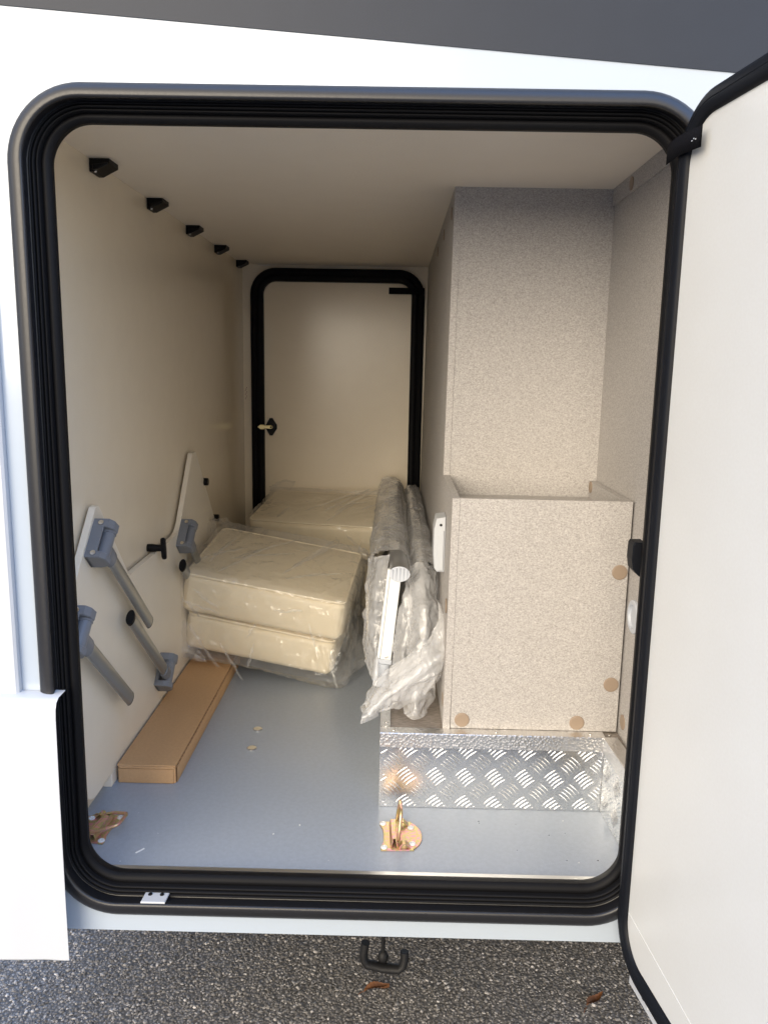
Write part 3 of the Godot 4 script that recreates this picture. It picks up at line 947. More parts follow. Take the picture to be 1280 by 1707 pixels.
func build_step() -> void:
	# wooden step box
	var st := start()
	box(st, Vector3(XS + 0.003, YF, ZB), Vector3(XR - 0.001, YS - 0.003, ZS - 0.004))
	box(st, Vector3(0.5570, YF, ZS - 0.0039), Vector3(XR - 0.001, YS - 0.003, -0.05))
	obj("step_box", st, M.grain, motorhome)
	# tread plate on the front and on the right return
	st = start()
	box(st, Vector3(XS, YF + 0.001, ZS - 0.0035), Vector3(0.540, 0.6275, ZS - 0.001))
	ribs(st, 0.492, 0.146, Transform3D(Basis.IDENTITY, Vector3(XS + 0.001, YF + 0.001, ZS - 0.001)))
	obj("tread_plate", st, M.tread, motorhome)
	st = start()
	var rt := frame_of(Vector3(0.012, 0, 0.223), Vector3.UP, Vector3(0.5405, YF + 0.001, ZS))
	box(st, Vector3(0.0, 0, -0.002), Vector3(0.2235, 0.1465, 0.0), 0.0, rt)
	ribs(st, 0.222, 0.146, rt)
	obj("tread_plate", st, M.tread, motorhome)
	# embossed angle along the front edge: lip and top flange
	st = start()
	prism(st, PackedVector2Array([Vector2(-ZS, 0.6255), Vector2(-ZS, YS - 0.001), Vector2(-ZS + 0.001, YS), Vector2(-ZF, YS), Vector2(-ZF, YS - 0.0025), Vector2(-ZS + 0.003, YS - 0.0025), Vector2(-ZS + 0.003, 0.6255)]), -0.542, -XS + 0.001, Transform3D(Basis(Vector3(0, 0, -1), Vector3.UP, Vector3.LEFT), Vector3.ZERO))
	var ta := obj("edge_angle", st, M.stucco, motorhome)
	for x in [0.075, 0.303, 0.512]:
		screw(Vector3(x, YS, ZS - 0.016), Vector3.UP, 0.0034, ta, M.steel)
	# angle along the left edge
	st = start()
	prism(st, PackedVector2Array([Vector2(XS - 0.002, 0.6255), Vector2(XS - 0.002, YS - 0.001), Vector2(XS - 0.001, YS + 0.0006), Vector2(XS + 0.021, YS + 0.0006), Vector2(XS + 0.021, YS - 0.002), Vector2(XS + 0.0006, YS - 0.002), Vector2(XS + 0.0006, 0.6255)]), ZB, -0.314)
	var la := obj("edge_angle", st, M.stucco, motorhome)
	screw(Vector3(XS + 0.012, YS, -0.335), Vector3.UP, 0.0032, la, M.steel)
	# angle along the right return
	st = start()
	var rt2 := frame_of(Vector3(0.012, 0, 0.223), Vector3.UP, Vector3(0.5400, 0, ZS))
	box(st, Vector3(0.0, 0.6255, 0.0), Vector3(0.224, YS, 0.0025), 0.0, rt2)
	box(st, Vector3(0.0, YS - 0.002, -0.028), Vector3(0.224, YS + 0.001, 0.0), 0.0, rt2)
	var ra := obj("edge_angle", st, M.stucco, motorhome)
	screw(Vector3(0.553, YS, -0.295), Vector3.UP, 0.0034, ra, M.steel)
	# left side sheet of the step
	slab("step_side", Vector3(XS - 0.0015, YF, ZB), Vector3(XS + 0.0025, 0.6255, ZS - 0.004), M.tread, motorhome)

func lashing_ring(at: Vector3, turn: float, fold: float) -> void:
	var t := Transform3D(Basis(Vector3.UP, turn), at)
	var st := start()
	# plate: waisted on the left, round on the right
	var ol := PackedVector2Array([Vector2(-0.040, 0.052), Vector2(-0.040, 0.040), Vector2(-0.034, 0.022), Vector2(-0.033, 0.0), Vector2(-0.034, -0.022), Vector2(-0.040, -0.040), Vector2(-0.040, -0.052), Vector2(0.028, -0.052)])
	for i in 9:
		var a := -1.0 + 2.0 * i / 8.0
		ol.append(Vector2(0.002 + 0.046 * cos(a), 0.058 * sin(a)))
	ol.append(Vector2(0.028, 0.052))
	prism(st, ol, 0.0, 0.003, t * Transform3D(Basis(Vector3.RIGHT, Vector3(0, 0, -1), Vector3.UP), Vector3.ZERO), 0.0006)
	var pl := obj("lashing_ring", st, M.zinc, motorhome)
	for c in [[-0.033, 0.043], [-0.033, -0.043], [0.026, 0.031], [0.026, -0.027]]:
		screw(t * Vector3(c[0], 0.0025, c[1]), Vector3.UP, 0.0072, pl, M.alu_white)
	# pressed bridge that holds the ring
	st = start()
	for sx in [-1.0, 1.0]:
		box(st, Vector3(-0.0015, 0.0, -0.042), Vector3(0.0015, 0.013, 0.042), 0.0005, t * Transform3D(Basis(Vector3(0, 0, 1), 0.25 * sx), Vector3(-0.012 + 0.007 * sx, 0.0028, 0)))
	box(st, Vector3(-0.017, 0.0125, -0.042), Vector3(-0.007, 0.0155, 0.030), 0.001, t)
	for z in [0.040, -0.040]:
		prism(st, PackedVector2Array([Vector2(-0.004, 0.0025), Vector2(0.004, 0.014), Vector2(0.010, 0.0145), Vector2(0.022, 0.0028), Vector2(0.019, 0.0028), Vector2(0.009, 0.012), Vector2(0.005, 0.011), Vector2(0.0, 0.0028)]), z - 0.008, z + 0.008, t, 0.0005)
	obj("ring_bridge", st, M.zinc, pl)
	# the ring itself, hinged on the bridge
	st = start()
	var path := []
	var base := [Vector2(-0.036, 0.0), Vector2(-0.036, 0.02), Vector2(-0.022, 0.058), Vector2(0.022, 0.058), Vector2(0.036, 0.02), Vector2(0.036, 0.0)]
	for i in base.size():
		var p: Vector2 = base[i]
		var pp: Vector2 = base[(i + base.size() - 1) % base.size()]
		var pn: Vector2 = base[(i + 1) % base.size()]
		for k in 4:
			var s := k / 3.0
			var a := p.lerp(pp, 0.18).lerp(p, s)
			var b := p.lerp(p.lerp(pn, 0.18), s)
			path.append(a.lerp(b, s))
	var p3 := []
	for p: Vector2 in path:
		p3.append(t * (Vector3(-0.004, 0.013, 0) + Vector3(sin(fold) * p.y, cos(fold) * p.y, p.x)))
	tube(st, p3, 0.0036, 0.0036, Vector3(0.3, 0.2, 0.9), 10, false, true)
	obj("ring", st, M.zinc, pl)

func build_fittings() -> void:
	lashing_ring(Vector3(0.090, YF, -0.170), 0.04, 0.10)
	lashing_ring(Vector3(-0.552, YF, -0.172), PI - 0.12, -1.3)
	# turn knob that holds the board against the wall
	var st := start()
	var t := Transform3D(Basis(Vector3.UP * 0.8, Vector3.RIGHT, Vector3(0, 0, -0.8)), Vector3(XL, 0.962, -0.735))
	lathe(st, [Vector2(0.013, 0.0), Vector2(0.014, 0.012), Vector2(0.012, 0.026), Vector2(0.011, 0.040), Vector2(0.0, 0.040)], 18, t)
	prism(st, PackedVector2Array([Vector2(-0.012, -0.004), Vector2(-0.010, -0.032), Vector2(-0.004, -0.040), Vector2(0.004, -0.040), Vector2(0.010, -0.032), Vector2(0.012, 0.0), Vector2(0.010, 0.034), Vector2(0.004, 0.042), Vector2(-0.004, 0.042), Vector2(-0.010, 0.034)]), 0.038, 0.050, Transform3D(Basis(Vector3(0, 0, -0.75), Vector3(0, 0.75, 0.11), Vector3.RIGHT), Vector3(XL, 0.960, -0.735)), 0.003)
	obj("turn_knob", st, M.black_plastic, motorhome)
	for c in [[1.064, -1.299], [0.911, -1.451]]:
		st = start()
		var t2 := Transform3D(Basis(Vector3.UP, Vector3.RIGHT, Vector3(0, 0, -1)), Vector3(XL, c[0], c[1]))
		lathe(st, [Vector2(0.014, 0.0), Vector2(0.010, 0.010), Vector2(0.013, 0.014), Vector2(0.013, 0.034), Vector2(0.011, 0.037), Vector2(0.0, 0.037)], 16, t2)
		obj("stop_knob", st, M.black_plastic, motorhome)
	# black pull handle hanging below the skirt on a rod
	st = start()
	var hx := Transform3D(Basis(Vector3.UP, -0.10) * Basis(Vector3(0, 0, 1), -0.07).scaled(Vector3.ONE * 0.88), Vector3(0.062, 0.152, -0.2))
	var pts := [Vector3(-0.050, 0.046, -0.004), Vector3(-0.052, 0.020, 0), Vector3(-0.050, 0.004, 0.004), Vector3(-0.040, -0.006, 0.006), Vector3(0.0, -0.008, 0.008), Vector3(0.040, -0.006, 0.006), Vector3(0.050, 0.004, 0.004), Vector3(0.052, 0.020, 0), Vector3(0.050, 0.038, -0.004)]
	var pw := []
	for p: Vector3 in pts:
		pw.append(hx * p)
	tube(st, pw, 0.0125, 0.0095, Vector3(0, 0, 1), 14)
	var hh := obj("pull_handle", st, M.dusty_black, motorhome)
	st = start()
	tube(st, [Vector3(0.060, 0.42, -0.215), Vector3(0.060, 0.29, -0.212), Vector3(0.061, 0.165, -0.206)], 0.0045, 0.0045, Vector3.RIGHT, 8)
	lathe(st, [Vector2(0.0, -0.012), Vector2(0.010, -0.010), Vector2(0.013, 0.0), Vector2(0.010, 0.010), Vector2(0.005, 0.016), Vector2(0.0, 0.017)], 14, Transform3D(Basis.IDENTITY, Vector3(0.061, 0.162, -0.206)), true)
	obj("handle_rod", st, M.dusty_black, hh)

# ================= things stowed in the garage =================
func bracket(parent: Node, at: Vector3, a: Vector3, b: Vector3) -> void:
	# at: on the board; a: along the hinge barrel; b: the way the leg points
	var n := Vector3.RIGHT
	var k := 0.82
	var t := Transform3D(Basis(b * k, a * k, n * k), at)
	var st := start()
	# wedge foot screwed to the board
	prism(st, PackedVector2Array([Vector2(-0.030, -0.058), Vector2(0.022, -0.058), Vector2(0.026, -0.048), Vector2(0.026, 0.050), Vector2(0.018, 0.062), Vector2(-0.030, 0.062)]), 0.0, 0.012, t, 0.002)
	for e in [[-0.058, -0.038], [0.036, 0.062]]:
		prism(st, PackedVector2Array([Vector2(-0.032, 0.0), Vector2(-0.032, 0.040), Vector2(-0.018, 0.052), Vector2(0.004, 0.056), Vector2(0.020, 0.046), Vector2(0.026, 0.030), Vector2(0.026, 0.0)]), e[0], e[1], t * Transform3D(Basis(Vector3.RIGHT, Vector3(0, 0, 1), Vector3(0, -1, 0)), Vector3(0, e[0] + e[1], 0) * 0.0) * Transform3D(Basis.IDENTITY, Vector3(0, 0, -(e[0] + e[1]))), 0.002)
	box(st, Vector3(-0.033, -0.040, 0.0), Vector3(-0.027, 0.040, 0.030), 0.001, t)
	var br := obj("leg_bracket", st, M.grey_plastic, parent)
	# barrel with its collar
	st = start()
	var tb := t * Transform3D(Basis.IDENTITY, Vector3(0.002, 0, 0.034))
	lathe(st, [Vector2(0.0, -0.040), Vector2(0.0175, -0.040), Vector2(0.0175, 0.030), Vector2(0.0195, 0.031), Vector2(0.0195, 0.040), Vector2(0.0, 0.040)], 20, tb)
	box(st, Vector3(0.0135, -0.030, 0.030), Vector3(0.0195, 0.026, 0.034), 0.001, t)
	# neck that takes the leg
	tube(st, [t * Vector3(0.010, -0.012, 0.034), t * Vector3(0.062, -0.012, 0.034)], 0.0200, 0.0115, a, 18)
	obj("hinge_barrel", st, M.grey_plastic, br)
	for y in [-0.046, 0.047]:
		var s2 := start()
		tube(s2, [t * Vector3(-0.036, y, 0.022), t * Vector3(-0.018, y, 0.022)], 0.0035, 0.0035, n, 10)
		lathe(s2, [Vector2(0.0, -0.004), Vector2(0.0058, -0.004), Vector2(0.0058, 0.002), Vector2(0.0, 0.003)], 12, Transform3D(Basis(a, -b, n), t * Vector3(-0.034, y, 0.022)))
		obj("screw", s2, M.steel, br)

func leg(parent: Node, from: Vector3, to: Vector3, a: Vector3, black_end: bool) -> void:
	var st := start()
	tube(st, [from, to], 0.0180, 0.0088, a, 22)
	var lg := obj("leg", st, M.grey_alu, parent)
	var d := (to - from).normalized()
	st = start()
	if black_end:
		tube(st, [to + d * 0.0005, to + d * 0.004, to + d * 0.009], 0.0192, 0.0100, a, 20)
	else:
		tube(st, [to + d * 0.0005, to + d * 0.0025], 0.0182, 0.0090, a, 20)
	obj("end_cap", st, M.black_plastic if black_end else M.dusty_black, lg)

func build_folding_board() -> void:
	var XF := -0.577
	var bd := thing("folding_board", "cream winged folding board with grey hinged legs leaning on the left wall", "folding table", Vector3(XF - 0.0075, 0.515, -0.75))
	var off := Transform3D(Basis.IDENTITY, -bd.position)
	var st := start()
	# outline in (-z, y), notched at the top, corners rounded
	var raw := [Vector2(0.03, 0.845), Vector2(0.03, 0.715), Vector2(0.215, 0.515), Vector2(1.30, 0.515), Vector2(1.49, 0.70), Vector2(1.49, 0.86), Vector2(1.195, 1.177), Vector2(1.150, 1.177), Vector2(0.965, 0.955), Vector2(0.515, 0.944), Vector2(0.338, 1.148), Vector2(0.318, 1.148)]
	var rad := [0.03, 0.03, 0.03, 0.04, 0.04, 0.04, 0.004, 0.004, 0.05, 0.001, 0.004, 0.004]
	var ol := PackedVector2Array()
	for i in raw.size():
		var p: Vector2 = raw[i]
		var a: Vector2 = (raw[(i + raw.size() - 1) % raw.size()] - p).normalized()
		var b: Vector2 = (raw[(i + 1) % raw.size()] - p).normalized()
		for k in 6:
			var s := k / 5.0
			var u: Vector2 = p + a * rad[i]
			var w: Vector2 = p + b * rad[i]
			ol.append(u.lerp(p, s).lerp(p.lerp(w, s), s))
	prism(st, ol, -0.015, 0.0, off * Transform3D(Basis(Vector3(0, 0, -1), Vector3.UP, Vector3.RIGHT), Vector3(XF, 0, 0)), 0.0008)
	var face := obj("board_panel", st, M.board, bd)
	face.name = "board_panel"
	# foot blocks that keep the board off the wall
	st = start()
	box(st, Vector3(XL + 0.001, YF, -1.25), Vector3(XF - 0.001, 0.5145, -0.34), 0.002, off)
	obj("foot_rail", st, M.board_edge, bd)
	var a := Vector3(0, 0.70, -0.71).normalized()
	var b := Vector3(0, -0.67, -0.74).normalized()
	var at := [Vector3(XF, 1.072, -0.292), Vector3(XF, 0.940, -0.982), Vector3(XF, 0.925, -0.140)]
	for p: Vector3 in at:
		bracket(bd, off * p, a, b)
	# legs fold down and inwards from the three upper brackets
	for p: Vector3 in at:
		var s := off * (p + Vector3(0.028, 0, 0) + b * 0.045 - a * 0.010)
		leg(bd, s, s + b * (0.335 if p.y > 1.0 else (0.315 if p.z > -0.5 else 0.14)), a, false)
	# two lower brackets whose legs fold up the other way
	var pd := Vector3(XF, 0.612, -0.722)
	bracket(bd, off * pd, a, -b)
	var sd := off * (pd + Vector3(0.028, 0, 0) - b * 0.045 - a * 0.010)
	leg(bd, sd, sd - b * 0.335, a, true)
	# the far one of them ends just above the cushions; the rest is out of sight behind them
	leg(bd, off * Vector3(XF + 0.030, 0.838, -0.936), off * Vector3(XF + 0.030, 0.872, -0.892), a, true)

func build_cardboard_box() -> void:
	var t := Transform3D(Basis(Vector3.UP, 0.0), Vector3(-0.503, YF, -0.362))
	var o := thing("cardboard_box", "long flat brown cardboard box on the floor with its end under the cushions", "box", t.origin)
	var w := 0.0675
	var h := 0.0425
	var l := 0.78
	var st := start()
	box(st, Vector3(-w, 0, -l), Vector3(w, h, -0.002), 0.0012)
	obj("box_body", st, M.card, o)
	# lid with a front lip that sticks out a little and a side flap with an uneven edge
	st = start()
	box(st, Vector3(-w - 0.0012, h + 0.0008, -l), Vector3(w + 0.0012, h + 0.0040, 0.0018), 0.001)
	obj("lid", st, M.card, o)
	st = start()
	box(st, Vector3(-w + 0.003, h - 0.0048, 0.0), Vector3(w - 0.002, h + 0.0006, 0.0030), 0.001)
	obj("front_lip", st, M.card, o)
	st = start()
	box(st, Vector3(-w + 0.001, 0.001, -0.0018), Vector3(w - 0.004, h - 0.0058, 0.0016), 0.0006)
	obj("front_flap", st, M.card, o)
	st = start()
	var rows := []
	for i in 61:
		var s := i / 60.0
		var z := lerpf(-0.006, -l, s)
		var wv := 0.0012 * wob.get_noise_2d(s * 9.0, 2.0) + 0.0005 * sin(s * 150.0)
		rows.append(PackedVector3Array([Vector3(w + 0.0028, 0.0005, z), Vector3(w + 0.0026, h - 0.004 + wv, z), Vector3(w + 0.0008, h - 0.004 + wv, z), Vector3(w + 0.0006, 0.0005, z)]))
	grid(st, rows, false, 2)
	obj("side_flap", st, M.card, o)
	st = start()
	for i in 40:
		var z := -0.02 - i * 0.0188
		box(st, Vector3(w + 0.0012, h - 0.0032 + 0.0006 * (i % 3), z - 0.006), Vector3(w + 0.0022, h - 0.0022 + 0.0006 * (i % 3), z + 0.003))
	obj("perforated_edge", st, M.card_edge, o)

# a soft padded block; film = wrinkled cover with an outward displacement
func pad_point(q: Vector3, half: Vector3, r: float, bulge: float) -> Array:
	var p := q * half
	var inner := p.clamp(-(half - Vector3.ONE * r), half - Vector3.ONE * r)
	var n := (p - inner).normalized()
	p = inner + n * r
	var e := Vector3((1 - q.y * q.y) * (1 - q.z * q.z), (1 - q.x * q.x) * (1 - q.z * q.z), (1 - q.x * q.x) * (1 - q.y * q.y))
	var ab := q.abs()
	var k := ab.max_axis_index()
	p[k] += signf(q[k]) * bulge * e[k]
	return [p, n]

func pad(st: SurfaceTool, half: Vector3, r: float, bulge: float, n: int, move: Callable, only := -1) -> void:
	var ax := [Vector3.RIGHT, Vector3.UP, Vector3.BACK]
	for k in 3:
		for s: float in [-1.0, 1.0]:
			var pts := []
			for i in n + 1:
				var row := PackedVector3Array()
				for j in n + 1:
					var u := warp(float(i) / n)
					var v := warp(float(j) / n)
					var q: Vector3 = ax[k] * s + ax[(k + 1) % 3] * u + ax[(k + 2) % 3] * v
					var pn := pad_point(q, half, r, bulge)
					row.append(move.call(pn[0], pn[1], q))
				pts.append(row)
			grid(st, pts, false, 1, s > 0)

func warp(t: float) -> float:
	var x := t * 2.0 - 1.0
	return signf(x) * (1.0 - pow(1.0 - absf(x), 1.35))

func cushion(called: String, label: String, t: Transform3D, half: Vector3, sd: float) -> Node3D:
	var o := thing(called, label, "cushion", t.origin, "")
	o.transform = t
	var st := start()
	var creases := func(p: Vector3, n: Vector3, q: Vector3) -> Vector3:
		var side := 1.0 - absf(q.y)
		var vert := wob.get_noise_2d(p.x * 34.0 + sd, p.y * 3.0 + p.z * 30.0) * 0.0035 * smoothstep(0.0, 0.5, side)
		return p + n * (vert + wob.get_noise_3dv(p * 5.0 + Vector3(sd, 0, 0)) * 0.0025)
	pad(st, half, 0.022, 0.012, 40, creases)
	obj("cushion_cover", st, M.vinyl, o)
	# top panel and the piping round it
	st = start()
	var rows := []
	for i in 25:
		var row := PackedVector3Array()
		for j in 25:
			var u := i / 12.0 - 1.0
			var v := j / 12.0 - 1.0
			var y := half.y + 0.0035 + 0.012 * (1 - u * u) * (1 - v * v) - 0.004 * pow(maxf(absf(u), absf(v)), 8.0)
			var p := Vector3(u * (half.x - 0.005), y, v * (half.z - 0.005))
			row.append(p + Vector3.UP * wob.get_noise_3dv(p * 5.0 + Vector3(sd, 0, 0)) * 0.0015)
		rows.append(row)
	grid(st, rows, false, 1, true)
	obj("top_panel", st, M.vinyl, o)
	st = start()
	var loop := []
	for v in rrect(-half.x + 0.003, half.x - 0.003, -half.z + 0.003, half.z - 0.003, 0.02, 5):
		loop.append(Vector3(v.x, half.y - 0.002, v.y))
	tube(st, loop, 0.0042, 0.0042, Vector3.UP, 8, false, true)
	obj("piping", st, M.vinyl, o)
	return o

# straight sharp folds of a film bag on its top, front and right side
func bag_folds(half: Vector3, sd: int, top: int, front: int, right: int) -> Array:
	var r := RandomNumberGenerator.new()
	r.seed = sd
	var out := []
	for i in top:
		var a := Vector3(r.randf_range(-0.9, 0.7) * half.x, half.y, r.randf_range(0.2, 1.0) * half.z)
		var b := a + Vector3(r.randf_range(0.0, 0.7) * half.x, 0, -r.randf_range(0.5, 1.5) * half.z)
		if i % 5 == 4:
			b = a + Vector3(r.randf_range(-0.5, 0.5) * half.x, 0, -r.randf_range(0.1, 0.4) * half.z)
		out.append([a, b, r.randf_range(0.006, 0.013), r.randf_range(0.003, 0.007)])
	for i in front:
		var a := Vector3(r.randf_range(-0.98, 0.98) * half.x, r.randf_range(-0.5, 1.0) * half.y, half.z)
		var b := a + Vector3(r.randf_range(-0.05, 0.12), -r.randf_range(0.03, 0.16), 0)
		if i % 4 == 3:
			b = a + Vector3(r.randf_range(0.05, 0.14), -r.randf_range(-0.02, 0.06), 0)
		out.append([a, b, r.randf_range(0.004, 0.009), r.randf_range(0.002, 0.006)])
	for i in right:
		var a := Vector3(half.x, r.randf_range(-0.6, 1.0) * half.y, r.randf_range(-0.9, 0.9) * half.z)
		var b := a + Vector3(0, -r.randf_range(0.03, 0.15), r.randf_range(-0.1, 0.06))
		out.append([a, b, r.randf_range(0.005, 0.011), r.randf_range(0.003, 0.007)])
	return out

# gathered film along the folds: narrow doubled strips standing proud of the bag
func fold_strips(folds: Array, normals: Callable, off: float) -> SurfaceTool:
	var st := start()
	for k in folds.size():
		if k % 5 > 1:
			continue
		var f: Array = folds[k]
		var a: Vector3 = f[0]
		var b: Vector3 = f[1]
		var n: Vector3 = normals.call(a)
		var side := (b - a).cross(n).normalized()
		var rows := []
		for i in 13:
			var s := i / 12.0
			var t := 4.0 * s * (1.0 - s)
			var p: Vector3 = a.lerp(b, s) + n * (off + f[3] * sqrt(t)) + side * wob.get_noise_1d(s * 3.0 + a.x * 90.0) * 0.006
			var w: float = f[2] * 0.95 * sqrt(t) * (0.7 + 0.6 * wob.get_noise_1d(s * 6.0 + a.y * 70.0)) + 0.0003
			rows.append(PackedVector3Array([p - side * w, p + n * 0.0012, p + side * w]))
		grid(st, rows, false, 1)
	return st

func fold_height(p: Vector3, folds: Array) -> float:
	var h := 0.0
	for f: Array in folds:
		var a: Vector3 = f[0]
		var ab: Vector3 = f[1] - a
		var s := clampf((p - a).dot(ab) / ab.length_squared(), 0.0, 1.0)
		var d: float = (p - a - ab * s).length() / f[2]
		if d < 1.0:
			h += f[3] * (1.0 - d) * sqrt(maxf(0.0, 4.0 * s * (1.0 - s)))
	return h

func build_cushions() -> void:
	# front pair: stands askew, its left end propped on the cardboard box
	var ex := Vector3(0.464, -0.076, 0.032).normalized()
	var bk := Vector3(0.055, 0.060, -0.43).normalized()
	var ey := ex.cross(-bk).normalized() * -1.0
	ey = bk.cross(ex).normalized() * -1.0 if bk.cross(ex).y < 0 else bk.cross(ex).normalized()
	var B := Basis(ex, ey, ex.cross(ey))
	var corner := Vector3(-0.118, 0.492, -0.985)     # right front foot of the pair
	var T := Transform3D(B, corner)
	var low := cushion("seat_cushion", "lower cream seat cushion of the front pair, bagged in clear film", T * Transform3D(Basis.IDENTITY, Vector3(-0.242, 0.066, -0.205)), Vector3(0.236, 0.062, 0.20), 1.0)
	var up := cushion("seat_cushion", "upper cream seat cushion of the front pair, its front face towards the door", T * Transform3D(Basis(Vector3.UP, 0.01), Vector3(-0.246, 0.200, -0.205)), Vector3(0.250, 0.066, 0.208), 4.0)
	low.set_meta("group", "bagged seat cushions")
	up.set_meta("group", "bagged seat cushions")
	var bag := start()
	var half := Vector3(0.262, 0.146, 0.226)
	var folds := bag_folds(half, 77, 18, 30, 16)
	var wrap := func(p: Vector3, n: Vector3, q: Vector3) -> Vector3:
		var c := crumple(p + Vector3(2, 0, 1), 9.0) * 0.006 + crumple(p, 20.0) * 0.0010
		var low_part := smoothstep(0.2, -0.95, q.y)
		var skirt := low_part * (0.006 + 0.020 * maxf(0.0, wob.get_noise_2d(p.x * 9.0, p.z * 9.0)))
		var corner_out := maxf(0.0, q.x * q.z) * low_part * 0.030 + maxf(0.0, -q.x * q.z) * low_part * 0.018
		if q.y < -0.93:
			return p + n * 0.001
		var side := Vector3(n.x, 0.0, n.z)
		return p + n * (0.003 + maxf(c, -0.002) + fold_height(p, folds)) + side * (skirt + corner_out)
	pad(bag, half, 0.02, 0.002, 110, wrap)
	# loose corners of the bag
	film_sheet(bag, [[Vector3(-0.255, 0.13, -0.10), Vector3(-0.27, 0.16, -0.14), Vector3(-0.23, 0.145, -0.20)], [Vector3(-0.285, 0.09, -0.12), Vector3(-0.315, 0.14, -0.17), Vector3(-0.26, 0.15, -0.24)], [Vector3(-0.30, 0.03, -0.13), Vector3(-0.325, 0.06, -0.18), Vector3(-0.29, 0.08, -0.25)], [Vector3(-0.29, -0.04, -0.12), Vector3(-0.31, -0.02, -0.17), Vector3(-0.28, 0.0, -0.24)]], 30, 24, 0.012, 22.0)
	film_sheet(bag, [[Vector3(0.25, 0.02, 0.20), Vector3(0.262, 0.03, 0.10), Vector3(0.26, 0.03, -0.08)], [Vector3(0.27, -0.06, 0.21), Vector3(0.315, -0.04, 0.10), Vector3(0.30, -0.03, -0.08)], [Vector3(0.28, -0.115, 0.215), Vector3(0.335, -0.09, 0.11), Vector3(0.315, -0.09, -0.06)], [Vector3(0.262, -0.138, 0.215), Vector3(0.30, -0.137, 0.12), Vector3(0.28, -0.137, -0.04)]], 34, 34, 0.012, 20.0)
	film_sheet(bag, [[Vector3(-0.262, -0.03, 0.20), Vector3(-0.255, -0.02, 0.225), Vector3(-0.20, -0.03, 0.232)], [Vector3(-0.285, -0.08, 0.20), Vector3(-0.262, -0.08, 0.245), Vector3(-0.17, -0.09, 0.245)], [Vector3(-0.28, -0.125, 0.20), Vector3(-0.25, -0.13, 0.262), Vector3(-0.14, -0.135, 0.255)]], 26, 26, 0.014, 26.0)
	var mi := obj("plastic_bag", bag, M.film, self, T * Transform3D(Basis.IDENTITY, Vector3(-0.243, 0.138, -0.205)))
	var face := func(h: Vector3) -> Callable: return func(p: Vector3) -> Vector3: return Vector3.UP if p.y > h.y - 0.001 and p.z < h.z - 0.001 else (Vector3.RIGHT if p.x > h.x - 0.001 else Vector3.BACK)
	obj("film_fold", fold_strips(folds, face.call(half), 0.005), M.film_fold, mi).set_meta("kind", "stuff")
	tag(mi, "clear wrinkled plastic bag round the front pair of cushions", "plastic bag", "clear bags round the cushions")
	# rear pair, higher, against the far door
	var ex2 := Vector3(0.55, 0.0, 0.12).normalized()
	var bk2 := Vector3(0.10, 0.10, -0.44)
	var z2 := -(bk2 - ex2 * bk2.dot(ex2)).normalized()
	var B2 := Basis(ex2, z2.cross(ex2), z2)
	var T2 := Transform3D(B2, Vector3(-0.255, 0.842, -1.745))   # middle of the front top edge
	var dz := 0.170
	var c2 := cushion("seat_cushion", "rear upper cream seat cushion in front of the far door", T2 * Transform3D(Basis.IDENTITY, Vector3(0.0, -0.080, -dz)), Vector3(0.275, 0.076, dz), 9.0)
	c2.set_meta("group", "bagged seat cushions")
	var lowb := cushion("seat_cushion", "rear lower cream seat cushion, mostly hidden behind the front pair", Transform3D(Basis(Vector3.UP, -0.2), Vector3(-0.235, 0.576, -1.86)), Vector3(0.25, 0.094, 0.17), 15.0)
	lowb.set_meta("group", "bagged seat cushions")
	bag = start()
	var half2 := Vector3(0.285, 0.088, dz + 0.012)
	var folds2 := bag_folds(half2, 31, 16, 14, 8)
	var wrap2 := func(p: Vector3, n: Vector3, q: Vector3) -> Vector3:
		var c := crumple(p + Vector3(7, 3, 1), 8.0) * 0.006 + crumple(p + Vector3(3, 3, 3), 20.0) * 0.001
		if q.y < -0.93:
			return p
		return p + n * (0.003 + maxf(c, -0.002) + fold_height(p, folds2))
	pad(bag, half2, 0.018, 0.002, 84, wrap2)
	film_sheet(bag, [[Vector3(-0.20, 0.088, -0.14), Vector3(-0.25, 0.09, -0.15), Vector3(-0.288, 0.085, -0.12)], [Vector3(-0.18, 0.115, -0.16), Vector3(-0.24, 0.125, -0.165), Vector3(-0.295, 0.10, -0.14)], [Vector3(-0.20, 0.105, -0.175), Vector3(-0.25, 0.11, -0.18), Vector3(-0.30, 0.06, -0.15)]], 22, 22, 0.010, 26.0)
	var mi2 := obj("plastic_bag", bag, M.film, self, T2 * Transform3D(Basis.IDENTITY, Vector3(0.0, -0.078, -dz)))
	obj("film_fold", fold_strips(folds2, face.call(half2), 0.005), M.film_fold, mi2).set_meta("kind", "stuff")
	tag(mi2, "clear plastic bag round the rear cushion by the far door", "plastic bag", "clear bags round the cushions")

